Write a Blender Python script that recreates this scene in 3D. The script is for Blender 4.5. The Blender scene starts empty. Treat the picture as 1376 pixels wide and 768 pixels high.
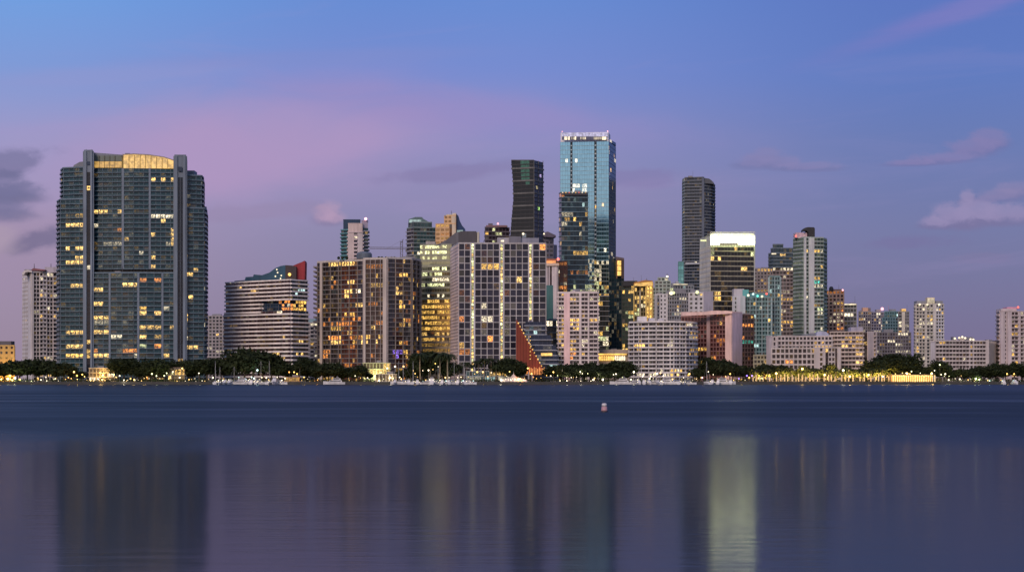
import bpy, math, random
from math import radians as R, sin, cos, pi
random.seed(11)
C = bpy.context.scene.collection
# ------------------------------------------------------------------ place and camera
F = 2568.0          # focal length in photo pixels (about 30 degrees across)
H = 3.0             # eye height above the water
HOR = 510.0
GZ = 1.7            # level of the land
SHORE = 1240.0
def PX(px, D): return (px - 688.0) * D / F
def PZ(py, D): return H + (HOR - py) * D / F
def toxy(x, y, z): return 688.0 + F * x / y, HOR - (z - H) * F / y

cam = bpy.data.objects.new('camera', bpy.data.cameras.new('camera')); C.objects.link(cam)
cam.location = (0, 0, H); cam.rotation_euler = (R(90), 0, 0)
cam.data.sensor_width = 36; cam.data.lens = 36 * F / 1376
cam.data.shift_y = (HOR - 384) / 1376.0
cam.data.clip_start = 0.5; cam.data.clip_end = 80000
sc = bpy.context.scene; sc.camera = cam
sc.view_settings.view_transform = 'Standard'
try: sc.view_settings.look = 'None'
except Exception: pass
sc.view_settings.gamma = 1; sc.view_settings.exposure = 0
sc.render.engine = 'CYCLES'
cy = sc.cycles
cy.use_denoising = True
try: cy.denoiser = 'OPENIMAGEDENOISE'
except Exception: pass
cy.max_bounces = 5; cy.diffuse_bounces = 2; cy.glossy_bounces = 4; cy.transmission_bounces = 3
cy.sample_clamp_indirect = 6; cy.sample_clamp_direct = 0
cy.caustics_reflective = False; cy.caustics_refractive = False
sc.render.filter_size = 1.5 if hasattr(sc.render, 'filter_size') else 1.5

# ------------------------------------------------------------------ node helpers
def lin(c):
    f = lambda v: (v / 255.0) / 12.92 if v / 255.0 <= .04045 else ((v / 255.0 + .055) / 1.055) ** 2.4
    return (f(c[0]), f(c[1]), f(c[2]), 1)
class NT:
    def __init__(s, t): s.t = t; s.n = t.nodes; s.l = t.links
    def new(s, k, **kw):
        n = s.n.new(k)
        for a, b in kw.items(): setattr(n, a, b)
        return n
    def put(s, sock, v):
        if isinstance(v, bpy.types.NodeSocket): s.l.new(v, sock)
        else: sock.default_value = v
    def m(s, op, a, b=None, c=None, clamp=False):
        n = s.new('ShaderNodeMath', operation=op, use_clamp=clamp)
        s.put(n.inputs[0], a)
        if b is not None: s.put(n.inputs[1], b)
        if c is not None: s.put(n.inputs[2], c)
        return n.outputs[0]
    def mr(s, v, a, b, c=0.0, d=1.0, smooth=True):
        n = s.new('ShaderNodeMapRange', interpolation_type='SMOOTHSTEP' if smooth else 'LINEAR')
        s.put(n.inputs[0], v)
        for i, q in enumerate((a, b, c, d)): s.put(n.inputs[i + 1], q)
        return n.outputs[0]
    def mix(s, f, a, b, blend='MIX'):
        n = s.new('ShaderNodeMix', data_type='RGBA', blend_type=blend)
        s.put(n.inputs[0], f); s.put(n.inputs[6], a); s.put(n.inputs[7], b)
        return n.outputs[2]
    def ramp(s, f, stops):
        n = s.new('ShaderNodeValToRGB'); s.put(n.inputs[0], f)
        e = n.color_ramp.elements
        while len(e) < len(stops): e.new(0.5)
        for i, (p, c) in enumerate(stops): e[i].position = p; e[i].color = c
        return n.outputs[0]
    def comb(s, x, y, z):
        n = s.new('ShaderNodeCombineXYZ')
        s.put(n.inputs[0], x); s.put(n.inputs[1], y); s.put(n.inputs[2], z); return n.outputs[0]
    def noise(s, vec, scale, detail=3, rough=.5, dist=0.0):
        n = s.new('ShaderNodeTexNoise')
        s.put(n.inputs['Vector'], vec); n.inputs['Scale'].default_value = scale
        n.inputs['Detail'].default_value = detail; n.inputs['Roughness'].default_value = rough
        n.inputs['Distortion'].default_value = dist
        return n.outputs[0]

# ------------------------------------------------------------------ sky (dusk) as a function of direction
SUN_EL, SUN_AZ = 4.0, 205.0     # low afterglow behind the viewer and to the left
w = bpy.data.worlds.new('World'); sc.world = w; w.use_nodes = True
g = NT(w.node_tree); g.n.clear()
tc = g.new('ShaderNodeTexCoord').outputs['Generated']
sp = g.new('ShaderNodeSeparateXYZ'); g.l.new(tc, sp.inputs[0])
x, y, z = sp.outputs
el = g.m('MULTIPLY', g.m('ARCSINE', z), 57.2958)
az = g.m('MULTIPLY', g.m('ARCTAN2', x, y), 57.2958)
e01 = g.m('DIVIDE', g.m('MAXIMUM', el, 0.0), 90.0)
def st(deg, c, k=1.0):
    q = lin(c); return (deg / 90.0, (q[0] * k, q[1] * k, q[2] * k, 1))
left = g.ramp(e01, [st(0, (156, 138, 158)), st(2.2, (160, 142, 170)), st(4.5, (170, 150, 186)), st(7, (160, 154, 202)), st(9, (130, 156, 218)), st(11.4, (112, 162, 230)), st(25, (96, 132, 200)), st(90, (70, 96, 165))])
mid = g.ramp(e01, [st(0, (134, 122, 150)), st(2.2, (138, 128, 162)), st(4.5, (142, 136, 176)), st(7, (144, 142, 194)), st(9, (122, 140, 210)), st(11.4, (104, 140, 214)), st(25, (90, 120, 196)), st(90, (70, 96, 165))])
right = g.ramp(e01, [st(0, (124, 112, 146)), st(2.2, (122, 118, 158)), st(4.5, (118, 122, 170)), st(7, (106, 122, 182)), st(9, (96, 122, 194)), st(11.4, (92, 117, 194)), st(25, (88, 112, 188)), st(90, (70, 96, 165))])
col = g.mix(g.mr(az, -16.0, -3.0), left, mid)
col = g.mix(g.mr(az, -1.0, 13.0), col, right)
skyv = g.comb(g.m('MULTIPLY', az, .35), el, 0.0)
n1 = g.noise(skyv, .55, 5, .55, .6)
n2 = g.noise(g.comb(g.m('MULTIPLY', az, .12), g.m('ADD', el, g.m('MULTIPLY', az, -.06)), 3.7), .9, 5, .6, .8)
n3 = g.noise(g.comb(g.m('MULTIPLY', az, .8), g.m('MULTIPLY', el, 1.6), 9.1), .9, 7, .58, .3)
n4 = g.noise(g.comb(g.m('MULTIPLY', az, 1.5), g.m('MULTIPLY', el, 2.4), 2.1), 1.5, 6, .6, .25)
def blob(a0, e0, sa, se, noise, amt, tilt=0.0):
    da = g.m('DIVIDE', g.m('SUBTRACT', az, a0), sa)
    de = g.m('DIVIDE', g.m('SUBTRACT', g.m('SUBTRACT', el, e0), g.m('MULTIPLY', g.m('SUBTRACT', az, a0), tilt)), se)
    d2 = g.m('ADD', g.m('MULTIPLY', da, da), g.m('MULTIPLY', de, de))
    v = g.m('EXPONENT', g.m('MULTIPLY', d2, -1.0))
    v = g.m('ADD', v, g.m('MULTIPLY', g.m('SUBTRACT', noise, .5), g.m('MULTIPLY', g.m('SQRT', v), amt)))
    return g.m('MAXIMUM', v, 0.0)
def azel(px, py): return math.degrees(math.atan((px - 688) / F)), math.degrees(math.atan((HOR - py) / F))
# broad rosy veil, then separate clouds (azimuth, elevation)
def cloud(px, py, sx, sy, c, k, noise, amt, lo=.1, hi=.8, tilt=0.0):
    global col
    a, e = azel(px, py)
    v = blob(a, e, sx / F * 57.3, sy / F * 57.3, noise, amt, tilt)
    col = g.mix(g.m('MULTIPLY', g.mr(v, lo, hi), k), col, lin(c))
def puff(px, py, k, lobes, c, dark, a):
    # a small cumulus: lit lobes over a darker flat base
    for (dx, dy, sx, sy) in lobes: cloud(px + dx, py + dy + sy * .75, sx * 1.15, sy * .75, dark, a * .7, n3, 1.3, .18, .85)
    for (dx, dy, sx, sy) in lobes: cloud(px + dx, py + dy, sx, sy, c, a * .8, n4, 1.5, .22, .8)
cloud(330, 200, 260, 75, (184, 152, 196), .75, n1, 1.3, 0.0, 1.0, .12)
cloud(620, 150, 300, 30, (160, 140, 196), .5, n1, 1.4, 0.0, 1.0, -.12)
cloud(700, 260, 260, 40, (152, 138, 182), .4, n2, 1.4, 0.0, 1.0)
cloud(60, 340, 160, 60, (160, 138, 168), .5, n1, 1.2, 0.0, 1.0)
cloud(1310, 22, 190, 17, (132, 124, 194), .6, n2, 1.2, .05, 1.0, .30)
cloud(150, 110, 190, 16, (150, 152, 208), .45, n2, 1.5, .05, .9, .1)
cloud(430, 80, 240, 12, (132, 142, 206), .4, n2, 1.6, .05, .9, .05)
puff(4, 262, 1.0, [(0, -8, 34, 22), (16, 2, 44, 12), (-4, 24, 40, 14)], (118, 114, 156), (104, 102, 142), .85)
cloud(44, 330, 46, 15, (112, 104, 142), .75, n3, 2.2, .15, .75, .25)
cloud(8, 230, 60, 18, (104, 102, 144), .6, n3, 2.4, .2, .75, .2)
cloud(-10, 330, 40, 22, (176, 156, 178), .7, n3, 2.0, .15, .8)
puff(442, 282, 1.0, [(0, 0, 17, 14), (-8, 6, 16, 12), (6, 10, 18, 9)], (184, 154, 186), (140, 126, 166), .75)
puff(1030, 214, 1.0, [(0, -4, 24, 11), (-18, 4, 26, 9), (22, 6, 28, 9), (60, 12, 44, 6)], (136, 130, 180), (116, 116, 166), .8)
puff(1320, 200, 1.0, [(10, -6, 26, 14), (-12, 4, 34, 12), (-50, 18, 48, 7), (-90, 24, 40, 4)], (134, 126, 178), (112, 110, 164), .85)
puff(1300, 284, 1.0, [(0, -14, 12, 11), (-20, 8, 34, 15), (10, 4, 32, 18), (-42, 18, 22, 8), (50, 8, 40, 13)], (152, 140, 184), (122, 114, 160), .95)
puff(1362, 264, 1.0, [(0, -4, 24, 9), (-20, 4, 34, 8)], (142, 132, 178), (122, 116, 166), .7)
cloud(1318, 352, 50, 8, (126, 120, 164), .6, n3, 2.2, .15, .8)
cloud(1230, 330, 60, 10, (120, 110, 160), .45, n3, 2.2, .15, .8)
cloud(850, 240, 90, 14, (132, 120, 172), .5, n3, 2.2, .15, .8)
cloud(600, 232, 110, 12, (130, 116, 164), .45, n3, 2.0, .15, .8, .1)
cloud(330, 288, 110, 14, (152, 134, 172), .45, n3, 2.0, .15, .8, .1)
col = g.mix(g.m('MULTIPLY', g.mr(n2, .5, .75), .12), col, lin((170, 150, 200)))
# the unseen eastern half of the sky, behind the viewer, brightened to light the facades
back = g.mr(y, .25, -.7)
ec = g.ramp(e01, [st(0, (190, 168, 168)), st(8, (176, 182, 204)), st(25, (140, 164, 198)), st(90, (78, 96, 140))])
col = g.mix(back, col, ec)
below = g.mr(z, 0.0, -.02)
col = g.mix(below, col, lin((40, 46, 70)))
sky = g.new('ShaderNodeTexSky', sky_type='NISHITA')
sky.sun_disc = False; sky.sun_elevation = R(SUN_EL); sky.sun_rotation = R(SUN_AZ)
sky.air_density = 1.0; sky.dust_density = 1.5; sky.ozone_density = 3.0
b1 = g.new('ShaderNodeBackground'); g.l.new(col, b1.inputs[0]); b1.inputs[1].default_value = .93
b2 = g.new('ShaderNodeBackground'); g.l.new(sky.outputs[0], b2.inputs[0]); b2.inputs[1].default_value = .012
ad = g.new('ShaderNodeAddShader'); g.l.new(b1.outputs[0], ad.inputs[0]); g.l.new(b2.outputs[0], ad.inputs[1])
wo = g.new('ShaderNodeOutputWorld'); g.l.new(ad.outputs[0], wo.inputs[0])
try: w.cycles.sampling_method = 'MANUAL'; w.cycles.sample_map_resolution = 512
except Exception: pass
sun = bpy.data.objects.new('sun', bpy.data.lights.new('sun', 'SUN')); C.objects.link(sun)
sun.data.energy = 2.0; sun.data.angle = R(22); sun.data.color = (1.0, .76, .64)
sun.rotation_euler = (R(60), 0, R(-20))    # shines towards the city from behind the viewer's left

# ------------------------------------------------------------------ materials
MATS = {}
def wallmat(c, rough=.75, metal=0.0):
    key = ('w', tuple(round(v, 3) for v in c), rough, metal)
    if key in MATS: return MATS[key]
    m = bpy.data.materials.new('plaster_and_stone'); m.use_nodes = True; g = NT(m.node_tree)
    b = g.n['Principled BSDF']
    tc = g.new('ShaderNodeTexCoord').outputs['Object']
    mp = g.new('ShaderNodeMapping'); mp.inputs['Scale'].default_value = (1, 1, .12); g.l.new(tc, mp.inputs[0])
    a = g.noise(mp.outputs[0], .35, 5, .6)
    s = g.noise(tc, .05, 3, .5)
    k = g.m('ADD', g.m('MULTIPLY', a, 1.0), g.m('MULTIPLY', s, .7))
    k = g.m('ADD', k, .15)
    v = g.new('ShaderNodeVectorMath', operation='SCALE'); v.inputs[0].default_value = c[:3]; g.l.new(k, v.inputs['Scale'])
    g.l.new(v.outputs[0], b.inputs['Base Color'])
    b.inputs['Roughness'].default_value = rough; b.inputs['Metallic'].default_value = metal
    MATS[key] = m; return m
def glassmat():
    if 'glass' in MATS: return MATS['glass']
    m = bpy.data.materials.new('window_glass'); m.use_nodes = True; g = NT(m.node_tree)
    b = g.n['Principled BSDF']
    t = g.new('ShaderNodeAttribute', attribute_name='tone'); e = g.new('ShaderNodeAttribute', attribute_name='glow')
    g.l.new(t.outputs['Color'], b.inputs['Base Color']); g.l.new(t.outputs['Alpha'], b.inputs['Metallic'])
    b.inputs['Roughness'].default_value = .12
    tc = g.new('ShaderNodeTexCoord').outputs['Object']
    n = g.noise(tc, 1.1, 2, .6)            # furniture, curtains and lamps behind the pane
    k = g.mr(n, .36, .66, .05, 1.8)
    g.l.new(e.outputs['Color'], b.inputs['Emission Color']); g.l.new(k, b.inputs['Emission Strength'])
    m.cycles.emission_sampling = 'NONE'
    MATS['glass'] = m; return m
def glowmat(c, s, sample=False):
    key = ('g', tuple(c), s)
    if key in MATS: return MATS[key]
    m = bpy.data.materials.new('lamp_glow'); m.use_nodes = True; g = NT(m.node_tree)
    b = g.n['Principled BSDF']; b.inputs['Base Color'].default_value = (.1, .1, .1, 1)
    b.inputs['Emission Color'].default_value = (*c[:3], 1)
    tc = g.new('ShaderNodeTexCoord').outputs['Object']
    n = g.noise(tc, .45, 3, .6)
    g.l.new(g.mr(n, .3, .7, s * .55, s * 1.3), b.inputs['Emission Strength'])
    m.cycles.emission_sampling = 'AUTO' if sample else 'NONE'
    MATS[key] = m; return m

# ------------------------------------------------------------------ mesh builder
class MB:
    def __init__(s): s.v = []; s.f = []; s.smooth = False
    def quad(s, a, b, c, d):
        n = len(s.v); s.v += [a, b, c, d]; s.f.append((n, n + 1, n + 2, n + 3))
    def obox(s, o, d, n, u0, u1, w0, w1, z0, z1):
        """box: u along d, w along the outward normal n"""
        P = lambda u, w_, z_: (o[0] + d[0] * u + n[0] * w_, o[1] + d[1] * u + n[1] * w_, z_)
        k = len(s.v)
        s.v += [P(u0, w0, z0), P(u1, w0, z0), P(u1, w1, z0), P(u0, w1, z0), P(u0, w0, z1), P(u1, w0, z1), P(u1, w1, z1), P(u0, w1, z1)]
        s.f += [tuple(k + i for i in q) for q in ((0, 1, 2, 3), (7, 6, 5, 4), (0, 4, 5, 1), (1, 5, 6, 2), (2, 6, 7, 3), (3, 7, 4, 0))]
    def box(s, x0, x1, y0, y1, z0, z1): s.obox((0, 0), (1, 0), (0, 1), x0, x1, y0, y1, z0, z1)
    def prism(s, pts, z0, z1):
        k = len(s.v); n = len(pts)
        s.v += [(p[0], p[1], z0) for p in pts] + [(p[0], p[1], z1) for p in pts]
        s.f.append(tuple(k + i for i in range(n))[::-1]); s.f.append(tuple(k + n + i for i in range(n)))
        for i in range(n): s.f.append((k + i, k + (i + 1) % n, k + n + (i + 1) % n, k + n + i))
    def outline(s, xz, y0, y1):
        """outline in x,z with real depth from y0 to y1"""
        k = len(s.v); n = len(xz)
        s.v += [(p[0], y0, p[1]) for p in xz] + [(p[0], y1, p[1]) for p in xz]
        s.f.append(tuple(k + i for i in range(n))); s.f.append(tuple(k + n + i for i in range(n))[::-1])
        for i in range(n): s.f.append((k + (i + 1) % n, k + i, k + n + i, k + n + (i + 1) % n))
    def tube(s, a, b, r0, r1, n=8):
        from mathutils import Vector
        a = Vector(a); b = Vector(b); d = (b - a).normalized()
        t = Vector((1, 0, 0)) if abs(d.x) < .8 else Vector((0, 1, 0))
        p = d.cross(t).normalized(); q = d.cross(p); k = len(s.v)
        for c, r in ((a, r0), (b, r1)):
            for i in range(n):
                an = 2 * pi * i / n; s.v.append(tuple(c + p * cos(an) * r + q * sin(an) * r))
        for i in range(n): s.f.append((k + i, k + (i + 1) % n, k + n + (i + 1) % n, k + n + i))
        s.f.append(tuple(k + i for i in range(n))[::-1]); s.f.append(tuple(k + n + i for i in range(n)))
    def ball(s, c, r, nu=8, nv=6):
        k = len(s.v)
        for j in range(1, nv):
            for i in range(nu):
                a = 2 * pi * i / nu; b = pi * j / nv
                s.v.append((c[0] + r * sin(b) * cos(a), c[1] + r * sin(b) * sin(a), c[2] + r * cos(b)))
        s.v += [(c[0], c[1], c[2] + r), (c[0], c[1], c[2] - r)]; t = len(s.v) - 2
        for j in range(nv - 2):
            for i in range(nu): s.f.append((k + j * nu + i, k + (j + 1) * nu + i, k + (j + 1) * nu + (i + 1) % nu, k + j * nu + (i + 1) % nu))
        for i in range(nu):
            s.f.append((t, k + i, k + (i + 1) % nu)); s.f.append((t + 1, k + (nv - 2) * nu + (i + 1) % nu, k + (nv - 2) * nu + i))
    def lathe(s, c, prof, n=14):
        k = len(s.v)
        for r, z_ in prof:
            for i in range(n): a = 2 * pi * i / n; s.v.append((c[0] + r * cos(a), c[1] + r * sin(a), c[2] + z_))
        for j in range(len(prof) - 1):
            for i in range(n): s.f.append((k + j * n + i, k + j * n + (i + 1) % n, k + (j + 1) * n + (i + 1) % n, k + (j + 1) * n + i))
        s.f.append(tuple(k + i for i in range(n))[::-1]); s.f.append(tuple(k + (len(prof) - 1) * n + i for i in range(n)))
    def mesh(s, name, mat):
        me = bpy.data.meshes.new(name); me.from_pydata(s.v, [], s.f); me.materials.append(mat); me.update(); return me
    def build(s, name, mat, parent=None, org=(0, 0, 0)):
        if not s.v: return None
        if org != (0, 0, 0): s.v = [(a - org[0], b - org[1], c - org[2]) for a, b, c in s.v]
        o = bpy.data.objects.new(name, s.mesh(name, mat)); C.objects.link(o)
        if parent is not None: o.parent = parent
        if s.smooth:
            for p in o.data.polygons: p.use_smooth = True
        return o
def tag(o, label=None, cat=None, group=None, kind=None):
    if label: o['label'] = label
    if cat: o['category'] = cat
    if group: o['group'] = group
    if kind: o['kind'] = kind
    return o
def empty(name, loc, label, cat, group=None):
    o = bpy.data.objects.new(name, None); C.objects.link(o); o.location = loc; o.empty_display_size = 2
    return tag(o, label, cat, group)
def copy_tree(o, parent=None):
    c = o.copy(); C.objects.link(c); c.parent = parent
    for ch in o.children: copy_tree(ch, c)
    return c
ORD = ['leftmost', 'second from the left', 'third from the left', 'fourth from the left', 'fifth from the left', 'sixth from the left', 'seventh from the left', 'eighth from the left', 'ninth from the left', 'tenth from the left', 'eleventh from the left', 'twelfth from the left']
def nth(i, n):
    if n == 1: return 'the only one'
    if i == n - 1: return 'rightmost'
    if i == n - 2 and n > 4: return 'second from the right'
    if i == n - 3 and n > 6: return 'third from the right'
    return ORD[i]
# ------------------------------------------------------------------ buildings
LIT = dict(crown=(.96, 1.0, .55), warm=(1, .60, .17), orange=(1, .34, .07), white=(1, .84, .56), green=(.84, .86, .42), cool=(.62, .9, .86), gold=(1, .56, .12),
           teal=(.12, .8, .6), red=(1, .12, .08), lilac=(.72, .68, 1.0), violet=(.35, .2, 1), pink=(1, .45, .5))
ST0 = dict(fh=3.1, bay=4.0, pw=.5, pd=.35, sh=.9, sd=.4, wall=(.42, .40, .42), slab=None, pier=None, tone=(.02, .026, .036), tv=.6, metal=0.0,
           litp=.05, lit=('warm', 'warm', 'white'), run=1.8, curt=.12, each=False, solid=False, every=1, ls=1.0, ext=0.0, rail=None, gap=.12)
def S(**k):
    d = dict(ST0); d.update(k)
    if d['pw'] < .6 and 2.5 < d['bay'] < 5.3 and not d.get('fix'): d['bay'] *= .74
    return d
BALCONY_GLASS = {}
def bk(p, depth, side):
    # plans taper slightly towards the rear on the side that faces the middle of the bay
    k = depth / p[1] * (1.0 if (side > 0) == (p[0] < 0) else 0.0)
    return (p[0] * (1 + k * .96), p[1] + depth)
class Building:
    def __init__(s, name, label, D, px, group=None, cat='building', nwin=0, spots=()):
        s.root = empty(name, (PX(px, D), D, GZ), label, cat, group)
        s.o = (PX(px, D), D, GZ); s.nwin = nwin; s.spots = list(spots)
        s.parts = {}; s.uid = 0; s.volid = 0; s.panes = []; s.floors = {}; s.rnd = random.Random(label)
    def part(s, name, mat, own=False):
        if own: s.uid += 1
        k = (name, mat.name, s.uid if own else 0) if name not in ('wall', 'floor_bands', 'facade_piers', 'balcony_railings') else (name, mat.name, s.volid)
        if k not in s.parts: s.parts[k] = (MB(), mat)
        return s.parts[k][0]
    # ---- one facade
    def facade(s, p0, p1, z0, z1, st, shift=0.0, tiny=False):
        dx, dy = p1[0] - p0[0], p1[1] - p0[1]; L = math.hypot(dx, dy)
        if L < .5: return
        d = (dx / L, dy / L); n = (d[1], -d[0])
        slabc = wallmat(st['slab'] or st['wall']); pierc = wallmat(st['pier'] or st['wall'])
        if st['solid']:
            s.part('wall_panel', pierc).obox(p0, d, n, 0, L, .003, st['pd'], z0, z1); return
        nf = max(1, round((z1 - z0) / st['fh'])); fh = (z1 - z0) / nf
        nb = max(1, round(L / st['bay'])); bw = L / nb
        for j in range(nf):
            a = z0 + j * fh + shift
            if st['sh'] > 0:
                key = 'e' if st['each'] else 'm'
                if st['each']:
                    fk = (round(a, 0), s.volid)
                    if fk not in s.floors: s.floors[fk] = (MB(), slabc)
                    mb = s.floors[fk][0]
                else: mb = s.part('floor_bands', slabc)
                mb.obox(p0, d, n, -st['ext'], L + st['ext'], .004, st['sd'], a, a + st['sh'])
                if st['rail']:
                    s.part('balcony_railings', railmat(st['rail'])).obox(p0, d, n, -st['ext'] + .05, L + st['ext'] - .05, st['sd'] - .12, st['sd'] - .06, a + st['sh'] + .01, a + st['sh'] + 1.05)
        if st['pw'] > 0:
            mb = s.part('facade_piers', pierc)
            for i in range(0, nb + 1, st['every']):
                u = i * bw
                u0, u1 = max(0, u - st['pw'] / 2), min(L, u + st['pw'] / 2)
                mb.obox(p0, d, n, u0 + .001, u1 - .001, .006, st['pd'], z0 + shift, z1 + shift)
        for j in range(nf):
            run = 0; rc = None; rs = 1
            a = z0 + j * fh + st['sh'] + .02; b = z0 + (j + 1) * fh - .06
            for i in range(nb):
                u0, u1 = i * bw + st['pw'] / 2 + st['gap'], (i + 1) * bw - st['pw'] / 2 - st['gap']
                if u1 - u0 < .2: u0, u1 = i * bw + .05, (i + 1) * bw - .05
                uc = (u0 + u1) / 2; cx, cyy = p0[0] + d[0] * uc + n[0] * .05, p0[1] + d[1] * uc + n[1] * .05
                if run <= 0 and s.rnd.random() < st['litp'] / max(1, min(st['run'], nb * .5)):
                    run = max(1, int(s.rnd.expovariate(1 / st['run']) + .6)); rc = LIT[s.rnd.choice(st['lit'])]; rs = s.rnd.uniform(.35, 1.3) * st['ls']
                glow = None
                if run > 0: run -= 1; q = rs * s.rnd.uniform(.6, 1.2); glow = tuple(v * q for v in rc)
                ppx, ppy = toxy(cx, cyy, (a + b) / 2)
                for (x0, x1, y0, y1, kind, k, pr) in s.spots:
                    if x0 <= ppx <= x1 and y0 <= ppy <= y1 and s.rnd.random() < pr:
                        if kind == 'off': glow = None
                        else:
                            q = k * s.rnd.uniform(.55, 1.25); glow = tuple(v * q for v in LIT[kind])
                if glow is None and s.rnd.random() < st.get('dim', .16):
                    q = s.rnd.uniform(.02, .11); glow = tuple(v * q for v in LIT[s.rnd.choice(st['lit'])])
                t = 1 + (s.rnd.random() - .4) * st['tv']
                tone = tuple(v * t for v in st['tone']); mt = st['metal']
                if glow is None and s.rnd.random() < st['curt']:
                    q = s.rnd.uniform(.04, .14); tone = (q, q * .95, q * .9); mt = 0
                P = lambda u, zz: (p0[0] + d[0] * u + n[0] * .05, p0[1] + d[1] * u + n[1] * .05, zz)
                s.panes.append(([P(u0, a), P(u1, a), P(u1, b), P(u0, b)], glow, (*tone, mt), n[1] < -.15))
    # ---- a storeyed volume over a footprint given by its front corners (px, distance), left to right
    def vol(s, fr, ytop, st, ybot=None, depth=18, zones=None, side=None, par=.9, roofc=None, parc=None, units=2, Dref=None, cap=True):
        s.volid += 1; par_mb = None
        Dr = Dref or min(p[1] for p in fr)
        z1 = PZ(ytop, Dr); z0 = GZ if ybot is None else PZ(ybot, Dr)
        P = [(PX(a, b), b) for a, b in fr]
        if len(P) == 3:
            back = [(P[2][0] + P[0][0] - P[1][0], P[2][1] + P[0][1] - P[1][1])]
            if back[0][1] < max(P[0][1], P[2][1]): back = [bk(P[2], depth, 1), bk(P[0], depth, -1)]
        else: back = [bk(P[-1], depth, 1), bk(P[0], depth, -1)]
        foot = P + back
        s.part('wall', wallmat(st['wall'])).prism(foot, z0, z1)
        if cap:
            # parapet ring
            for i in range(len(foot)):
                a, b = foot[i], foot[(i + 1) % len(foot)]; L = math.hypot(b[0] - a[0], b[1] - a[1])
                if L < 1: continue
                d = ((b[0] - a[0]) / L, (b[1] - a[1]) / L); n = (d[1], -d[0])
                par_mb = par_mb or s.part('parapet', wallmat(parc or st['slab'] or st['wall']), True)
                par_mb.obox(a, d, n, .0, L - .01, -.5, st['sd'] * .6 + .02 + i * .003, z1 + .003 + i * .002, z1 + par + i * .004)
            xs = [p[0] for p in foot]; ys = [p[1] for p in foot]
            cx, cy_ = sum(xs) / len(xs), sum(ys) / len(ys)
            if units == 0 and ybot is None and max(xs) - min(xs) > 8:
                ux = cx + s.rnd.uniform(-.3, .3) * (max(xs) - min(xs)) * .8; uw = s.rnd.uniform(1.2, 2.4)
                s.part('roof_equipment', wallmat((.25, .24, .25)), True).box(ux - uw, ux + uw, cy_ - 2, cy_ + 2, z1 + .01, z1 + s.rnd.uniform(1.2, 2.2))
                if s.rnd.random() < .5: s.part('antenna', wallmat((.12, .12, .13)), True).tube((ux + uw + .8, cy_, z1), (ux + uw + .8, cy_, z1 + s.rnd.uniform(4, 8)), .16, .08, 5)
            for k in range(units):
                wx = s.rnd.uniform(2, 4.5); ux = cx + s.rnd.uniform(-.3, .3) * (max(xs) - min(xs)); uy = cy_ + s.rnd.uniform(-.15, .15) * (max(ys) - min(ys))
                s.part('roof_equipment', wallmat((.22, .22, .25)), True).box(ux - wx, ux + wx, uy - 2, uy + 2, z1 + .01 * k + .01, z1 + s.rnd.uniform(1.8, 3.6))
        zs = zones or {}
        for i in range(len(P) - 1):
            a, b = P[i], P[i + 1]
            if i in zs:
                def at(px):
                    t = (px - 688) / F       # where the ray's direction meets the wall line
                    k = (t * a[1] - a[0]) / ((b[0] - a[0]) - t * (b[1] - a[1])); k = min(1, max(0, k))
                    return (a[0] + (b[0] - a[0]) * k, a[1] + (b[1] - a[1]) * k)
                for zn in zs[i]:
                    x0, x1, sty = zn[:3]; zt = z1 if len(zn) < 4 or zn[3] is None else PZ(zn[3], Dr); zb = z0 if len(zn) < 5 else PZ(zn[4], Dr)
                    s.facade(at(x0), at(x1), zb, zt, sty)
            else: s.facade(a, b, z0, z1, st, shift=.0)
        n = len(P)
        sd = side or dict(st, ext=0)
        s.facade(foot[n - 1], foot[n], z0, z1, sd, shift=.03)
        s.facade(foot[-1], foot[0], z0, z1, sd, shift=.03)
        return foot, z0, z1
    def box(s, x0, x1, ytop, ybot, D, depth, c, name='penthouse', glow=None, rough=.75, metal=0.0):
        m = glowmat(LIT[glow[0]], glow[1]) if glow else wallmat(c, rough, metal)
        s.part(name, m, True).box(PX(x0, D), PX(x1, D), D, D + depth, PZ(ybot, D), PZ(ytop, D))
    def shape(s, pts, D, depth, c, name='roof', glow=None, rough=.75, metal=0.0):
        m = glowmat(LIT[glow[0]], glow[1]) if glow else wallmat(c, rough, metal)
        s.part(name, m, True).outline([(PX(a, D), PZ(b, D)) for a, b in pts], D, D + depth)
    def beacon(s, px, py, D, kind='red', r=.8, k=4.0, name='warning_light'):
        s.part(name, glowmat(LIT[kind], k), True).ball((PX(px, D), D, PZ(py, D)), r)
    def mast(s, px, y0, y1, D, r=.35, c=(.15, .15, .17), name='mast'):
        s.part(name, wallmat(c), True).tube((PX(px, D), D, PZ(y1, D)), (PX(px, D), D, PZ(y0, D)), r, r * .5, 6)
    def pane_mesh(s, name, panes):
        v = []; f = []; tone = []; glow = []
        for q, gl, tn, _ in panes:
            k = len(v); v += [(a[0] - s.o[0], a[1] - s.o[1], a[2] - s.o[2]) for a in q]; f.append((k, k + 1, k + 2, k + 3))
            tone += list(tn); glow += list(gl) + [1] if gl else [0, 0, 0, 1]
        me = bpy.data.meshes.new(name); me.from_pydata(v, [], f); me.materials.append(glassmat())
        a = me.attributes.new('tone', 'FLOAT_COLOR', 'FACE'); a.data.foreach_set('color', tone)
        b = me.attributes.new('glow', 'FLOAT_COLOR', 'FACE'); b.data.foreach_set('color', glow)
        return me
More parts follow.
